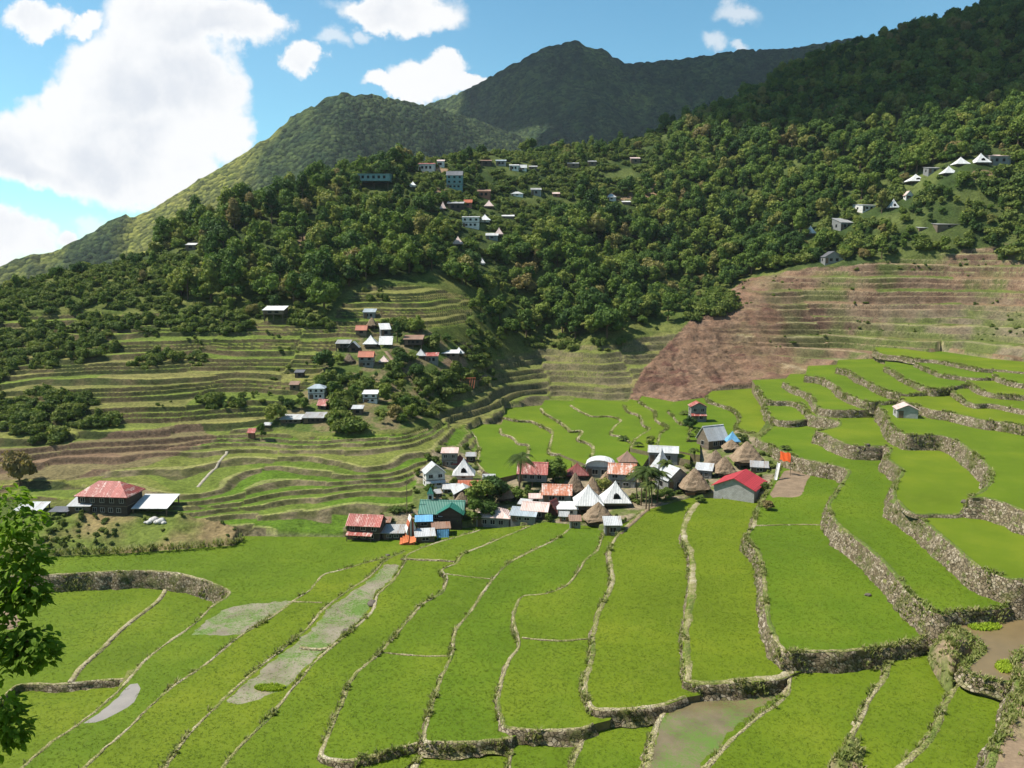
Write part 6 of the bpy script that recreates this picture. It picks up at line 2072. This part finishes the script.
# orange banner and white chute at the right edge of the village
P = hit(779, 474)
root = empty('banner', P, -0.85)
tag(root, 'orange red banner strung between two poles at the right edge of the village', 'banner')
for x in (-.1, 2.1):
    mb = MB()
    mb.tube([(x, 0, -.4), (x, 0, 4.0)], [.05, .04], 7)
    mb.build('pole', M_POST, root)
mb = MB()
nx, nz = 12, 6
vs = [(0.0 + 2.0 * i / nx, .12 * math.sin(i * 1.1 + k * .5), 2.4 + 1.5 * k / nz + .10 * math.sin(i * .9)) for k in range(nz + 1) for i in range(nx + 1)]
mb.add(vs, [(k * (nx + 1) + i, k * (nx + 1) + i + 1, (k + 1) * (nx + 1) + i + 1, (k + 1) * (nx + 1) + i) for k in range(nz) for i in range(nx)])
o = mb.build('cloth', mat_plain('orange_cloth', (0.78, 0.13, 0.03), 0.8, 0.15), root)
sm = o.modifiers.new('thickness', 'SOLIDIFY')
sm.thickness = 0.02
P = hit(776, 480)
root = empty('slide', P, R(-25))
tag(root, 'narrow white chute leaning below the orange banner', 'slide')
mb = MB()
mb.slab([(-.22, -.6, .05), (.22, -.6, .05), (.45, 1.2, 2.6), (0.0, 1.2, 2.6)], .05)
mb.slab([(-.26, -.6, .18), (-.20, -.6, .18), (.03, 1.2, 2.75), (-.03, 1.2, 2.75)], .16)
mb.slab([(.20, -.6, .18), (.26, -.6, .18), (.49, 1.2, 2.75), (.43, 1.2, 2.75)], .16)
mb.build('chute', WALLM['white'], root)
for x in (.03, .42):
    mb = MB()
    mb.tube([(x, 1.25, -.4), (x, 1.22, 2.55)], [.05, .05], 6)
    mb.build('leg', M_POST, root)

# striped tent and orange sheets by the first houses
P = hit(411, 538)
root = empty('tent', P, 0.3)
tag(root, 'steep tent of white and rust red striped sheets', 'tent')
M_STRIPE, nt = material('striped_sheet')
sp = nt.n('ShaderNodeSeparateXYZ', None, i0=opos(nt))
st = nt.m('GREATER_THAN', nt.m('SINE', nt.m('MULTIPLY', sp.outputs[0], 11.0)), 0.1)
finish(nt, nt.mix(st, (0.62, 0.60, 0.56), (0.36, 0.10, 0.05)), 0.8)
mb = MB()
mb.prism([(-1.2, 0.0), (1.2, 0.0), (.05, 3.4), (-.05, 3.4)], -.9, .9)
mb.build('cover', M_STRIPE, root)
mb = MB()
for y in (-.95, .95):
    mb.tube([(0, y, -.3), (0, y, 3.7)], [.05, .04], 6)
mb.build('pole', M_POST, root)
P = hit(408, 545)
mb = MB()
g = random.Random(5)
for i in range(6):
    x, z = -.9 + .36 * i, .25 + .2 * (i % 3)
    mb.slab([(x - .3, -.5, z * .6), (x + .3, -.55, z * .6 + g.uniform(-.2, .2)), (x + .3, .6, z + .45), (x - .3, .6, z + .45 + g.uniform(-.2, .2))], .05)
    mb.box(x - .15, x + .15, -.4, .5, -.3, z * .5)
o = mb.build('tarpaulin', mat_plain('orange_sheet', (0.55, 0.16, 0.06), 0.8, 0.4), None)
o.location = P
tag(o, 'heap of orange sheets in front of the striped tent', 'tarpaulin')
P = hit(443, 540)
mb = MB()
mb.slab([(-.9, -.05, .3), (.9, 0, .35), (.9, .3, 1.5), (-.9, .2, 1.45)], .05)
mb.box(-.85, -.78, 0.05, .12, -.3, 1.4)
mb.box(.78, .85, 0.05, .12, -.3, 1.4)
o = mb.build('tarpaulin', TIN['blue'], None)
o.location = P
tag(o, 'hanging blue cloth at the flat brown stall below the church', 'tarpaulin')

# thin mast, red timber frame, wet-rice seedling beds, egret
P = hit(407, 517)
mb = MB()
mb.tube([(0, 0, -.5), (0.02, 0, 3), (0.06, 0, 6.2)], [.07, .06, .04], 8)
o = mb.build('mast', M_POST, None)
o.location = P
tag(o, 'thin dark mast standing in the fields left of the church', 'mast')
P = hit(468, 391)
root = empty('timber_frame', P, 0.1)
tag(root, 'orange red timber frame on the bare bank below the spur', 'frame')
M_RED = mat_plain('red_paint', (0.48, 0.15, 0.07), 0.7)
for x in (-1.9, .5, 1.1, 1.7):
    mb = MB()
    mb.tube([(x - .25, -.3, -.4), (x + .15, .2, 2.2)], [.09, .08], 6)
    mb.build('post', M_RED, root)
mb = MB()
mb.tube([(-2.0, .2, 2.15), (2.0, .2, 2.25)], [.09, .09], 6)
mb.build('beam', M_RED, root)

# ------------------------------------------------------------------ rice plants and wall weeds
def tufts(name, pts, hgt, blades, mat, spread=0.5, width=0.05, seed=3):
    """grass-like tufts: each blade one bent strip (two faces)"""
    g = np.random.default_rng(seed)
    n = len(pts)
    P = np.repeat(pts, blades, axis=0)
    m = len(P)
    az = g.random(m) * 6.283
    h = np.repeat(hgt, blades) * (0.6 + .6 * g.random(m))
    o = spread * h * (0.5 + g.random(m))
    d = np.stack([np.cos(az), np.sin(az)], 1)
    s = np.stack([-d[:, 1], d[:, 0]], 1)
    w = width * (0.7 + .6 * g.random(m))
    base = P.copy()
    base[:, :2] += (g.random((m, 2)) - .5) * 0.22
    mid = base.copy()
    mid[:, :2] += d * (o * .35)[:, None]
    mid[:, 2] += h * .62
    tip = base.copy()
    tip[:, :2] += d * o[:, None]
    tip[:, 2] += h * .98
    sw = np.zeros((m, 3))
    sw[:, :2] = s * w[:, None]
    V = np.concatenate([base - sw * .7, base + sw * .7, mid + sw, mid - sw, tip])
    i = np.arange(m)
    me = np_mesh(name, V, np.stack([i, i + m, i + 2 * m, i + 3 * m], 1), np.stack([i + 3 * m, i + 2 * m, i + 4 * m], 1))
    return tag(link(name, me, mat), kind='stuff')


def mat_blade(name, stops, scale, trans=.3):
    m, nt = material(name)
    p = gpos(nt)
    isl = nt.n('ShaderNodeNewGeometry').outputs['Random Per Island']
    f = nt.m('ADD', nt.m('MULTIPLY', noise(nt, p, scale, 5.0, .62), .75), nt.m('MULTIPLY', isl, .25))
    col = nt.ramp(f, stops)

    def extra(b):
        tr = nt.n('ShaderNodeBsdfTranslucent', None, Color=nt.mix(1.0, col, (1.15, 1.2, .7), 'MULTIPLY'))
        return nt.n('ShaderNodeMixShader', None, i0=trans, i1=b.outputs[0], i2=tr.outputs[0]).outputs[0]
    finish(nt, col, .6, None, spec=.2, extra=extra)
    return m


M_BLADE = mat_blade('rice_blades', [(.30, (.088, .135, .006)), (.5, (.109, .161, .007)), (.70, (.143, .187, .010))], .16)
M_WEED = mat_blade('weed_blades', [(.30, (.105, .150, .024)), (.5, (.190, .210, .050)), (.70, (.330, .290, .140))], .8)


def rice_plants():
    allp, allh = [], []
    for f in FIELDS:
        if f['mat'] != 'rice' or f['z'] > 9.5 or (f['rim'][0][1] < 480 and 460 < f['rim'][0][0] < 760 and f['z'] < 7.5):
            continue
        (x0, y0), (x1, y1) = f['box']
        y1 = min(y1, 135.0)
        if y1 <= y0:
            continue
        n = int((x1 - x0) * (y1 - y0) * 15)
        p = rng.random((n, 2)) * np.array((x1 - x0, y1 - y0)) + np.array((x0, y0))
        px, py, dep = project(p[:, 0], p[:, 1], np.full(n, f['z']))
        k = (px > -25) & (px < 1050) & (py < 792)
        p, px, py, dep = p[k], px[k], py[k], dep[k]
        k = in_poly(p[:, 0], p[:, 1], f['poly']) & (field_z(p[:, 0], p[:, 1]) <= f['z'] + .01) & (rng.random(len(p)) < np.clip(1.25 - dep / 190, .3, 1))
        p, px, py = p[k], px[k], py[k]
        jx, jy = px + 14 * fbm(p[:, 0] / 1.6, p[:, 1] / 1.6, 3, 401), py + 9 * fbm(p[:, 0] / 1.6, p[:, 1] / 1.6, 3, 402)
        wet = np.zeros(len(p), bool)
        for i, w in enumerate(WET):
            wet |= in_poly(jx, jy, w) & (rng.random(len(p)) > (-1 if i in (2, 3, 4) else .30))
        mm = in_poly(px, py, [(784, 471), (812, 470), (806, 483), (800, 497), (768, 499)])
        p = p[~(wet | mm)]
        rim = f['rim_w']
        dmin = np.full(len(p), 9.0)
        for q in rim[::2]:
            dmin = np.minimum(dmin, (p[:, 0] - q[0]) ** 2 + (p[:, 1] - q[1]) ** 2)
        p = p[dmin > (f['w'] * .85) ** 2]
        allp.append(np.column_stack([p, np.full(len(p), f['z'] - .02)]))
    P = np.concatenate(allp)
    h = .075 + .04 * fbm(P[:, 0] / 9, P[:, 1] / 9, 3, 77)
    tufts('rice_plants', P, h, 6, M_BLADE, 1.2, .016)
    print('rice tufts', len(P))


rice_plants()
W = np.array(WALL_SAMPLES)
pts, hs = [], []
for rep in range(10):
    t = rng.random(len(W))
    crest = rng.random(len(W)) < .5
    lush = vnoise(W[:, 0] / 3.5, W[:, 1] / 3.5, 500) * .6 + .4 * vnoise(W[:, 0] / 1.1, W[:, 1] / 1.1, 501)
    keep = lush > np.where(crest, np.where(W[:, 2] < 5.15, .74, .54), .50)
    hh = W[:, 5]
    off = np.where(crest, -.45 + .5 * rng.random(len(W)), .1 + W[:, 6] * hh * t)
    z = np.where(crest, W[:, 2] + .03, W[:, 2] - hh * t)
    p = np.column_stack([W[:, 0] + W[:, 3] * off, W[:, 1] + W[:, 4] * off, z])
    p[:, :2] += .25 * (rng.random((len(W), 2)) - .5)
    pts.append(p[keep])
    hs.append((.16 + .34 * rng.random(len(W)) ** 2)[keep])
edge = catmull([unproj(a, b, .0) for a, b in [(20, 557), (80, 556), (130, 554), (190, 550), (232, 546), (243, 540)]], .12)
pts.append(np.column_stack([edge + .9 * (rng.random(edge.shape) - .5), .1 + .7 * rng.random(len(edge))]))
hs.append(.35 + .45 * rng.random(len(edge)))
mp = np.concatenate(MOUND_PTS)
mp = mp[rng.random(len(mp)) < .5]
pts.append(mp)
hs.append(.15 + .3 * rng.random(len(mp)))
tufts('wall_weeds', np.concatenate(pts), np.concatenate(hs), 6, M_WEED, .8, .045, 9)
for (cx, cy, rx, ry, z) in [(985, 627, 16, 4, 6.4), (1005, 667, 9, 6, 6.4), (270, 688, 15, 3.4, .5)]:
    n = 260
    q = [(cx + rx * math.sqrt(r) * math.cos(a) , cy + ry * math.sqrt(r) * math.sin(a)) for r, a in zip(rng.random(n), rng.random(n) * 6.283)]
    pp = np.array([(*unproj(a, b, z), z) for a, b in q])
    tufts('rice_seedlings', pp, np.full(n, .22), 7, mat_blade('seedling_blades', [(.3, (.22, .33, .015)), (.7, (.34, .42, .03))], .5), .5, .04, 12)

# ------------------------------------------------------------------ the near tree at the left edge
def near_tree():
    bx, by = -12.2, 13.0
    bz = float(ground_z(bx, by)[0])
    root = empty('near_tree', (bx, by, bz))
    tag(root, 'leafy near tree whose glossy branches reach in from the left edge', 'tree')
    g = random.Random(77)
    H = 11.0
    mb = MB()
    mb.tube([(0, 0, -1), (.1, 0, 2.5), (.0, .1, 5.5), (.15, 0, 8.5), (.1, 0, H)], [.32, .26, .2, .13, .05], 10)
    cl = []
    for px, py, dep, r in [(6, 500, 13.5, .34), (24, 522, 13.4, .34), (4, 535, 13.2, .36), (30, 555, 13.3, .26), (14, 570, 13.2, .40), (-6, 590, 13.0, .42), (26, 588, 13.0, .34), (36, 592, 13.2, .22), (8, 606, 13.0, .30),
                           (12, 636, 12.8, .32), (34, 640, 12.8, .32), (44, 652, 12.8, .22), (-4, 655, 12.7, .36), (24, 655, 12.6, .24), (4, 705, 12.4, .26), (14, 722, 12.3, .24), (-4, 736, 12.2, .26), (16, 735, 12.3, .12)]:
        d = Vector(px_dir(px, py)) * (dep / px_dir(px, py)[1])
        cl.append((Vector((d.x - bx, d.y - by, CAMZ + d.z - bz)), r))
    for i in range(34):                                 # the rest of the crown, outside the frame
        a = g.uniform(0, 6.28)
        z = g.uniform(3.0, 12.0)
        rr = 3.3 * math.sqrt(g.random()) * (1 - abs(z - 6.5) / 9)
        p = Vector((rr * math.cos(a), rr * math.sin(a), z))
        qx, qy, qd = project(bx + p.x, by + p.y, bz + p.z)
        if qx > -45 and qy < 800 or p.z > 9.5:
            continue
        cl.append((p, g.uniform(.35, .55)))
    for p, r in cl:
        zt = max(1.5, min(H - .5, p.z - .25 * math.hypot(p.x, p.y) - .3))
        a = Vector((.1, 0, zt))
        m = a.lerp(p, .55) + Vector((0, 0, .22))
        mb.tube([a, m, p], [.07, .045, .018], 6, cap=False)
    mb.build('trunk', M_BARK, root, smooth=True)
    lv = MB()
    for p, r in cl:
        n = int(420 * r)
        for i in range(n):
            d = Vector((g.gauss(0, 1), g.gauss(0, 1), g.gauss(0, .8)))
            d.normalize()
            c = p + d * r * (.35 + .75 * g.random()) + Vector((0, 0, -.05))
            ax = (Vector((d.x, d.y, -.25)) + Vector((g.uniform(-.6, .6), g.uniform(-.6, .6), g.uniform(-.5, .3)))).normalized()
            nrm = (Vector((0, 0, 1)) + Vector((g.uniform(-.7, .7), g.uniform(-.7, .7), 0)))
            sd = ax.cross(nrm).normalized()
            up = sd.cross(ax)
            L, Wd = g.uniform(.10, .19), g.uniform(.034, .056)
            q = [c, c + ax * L * .3 + sd * Wd + up * .012, c + ax * L * .7 + sd * Wd * .8 + up * .01, c + ax * L - up * .02, c + ax * L * .7 - sd * Wd * .8 + up * .01, c + ax * L * .3 - sd * Wd + up * .012, c + ax * L * .5]
            lv.add(q, [(0, 1, 6), (1, 2, 6), (2, 3, 6), (3, 4, 6), (4, 5, 6), (5, 0, 6)])
    lv.build('crown', M_NEARLEAF, root)


near_tree()

plant_forest()

# ------------------------------------------------------------------ air
mh, nt = material('haze')
pv = nt.n('ShaderNodeVolumePrincipled', None, Color=(0.80, 0.88, 1.0, 1.0), Density=0.00006, Anisotropy=0.2)
out = nt.n('ShaderNodeOutputMaterial')
nt.t.links.new(pv.outputs[0], out.inputs['Volume'])
mb = MB()
mb.box(-1500, 1500, -120, 2000, -61, 520)
o = mb.build('haze', mh, None)
tag(o, kind='stuff')
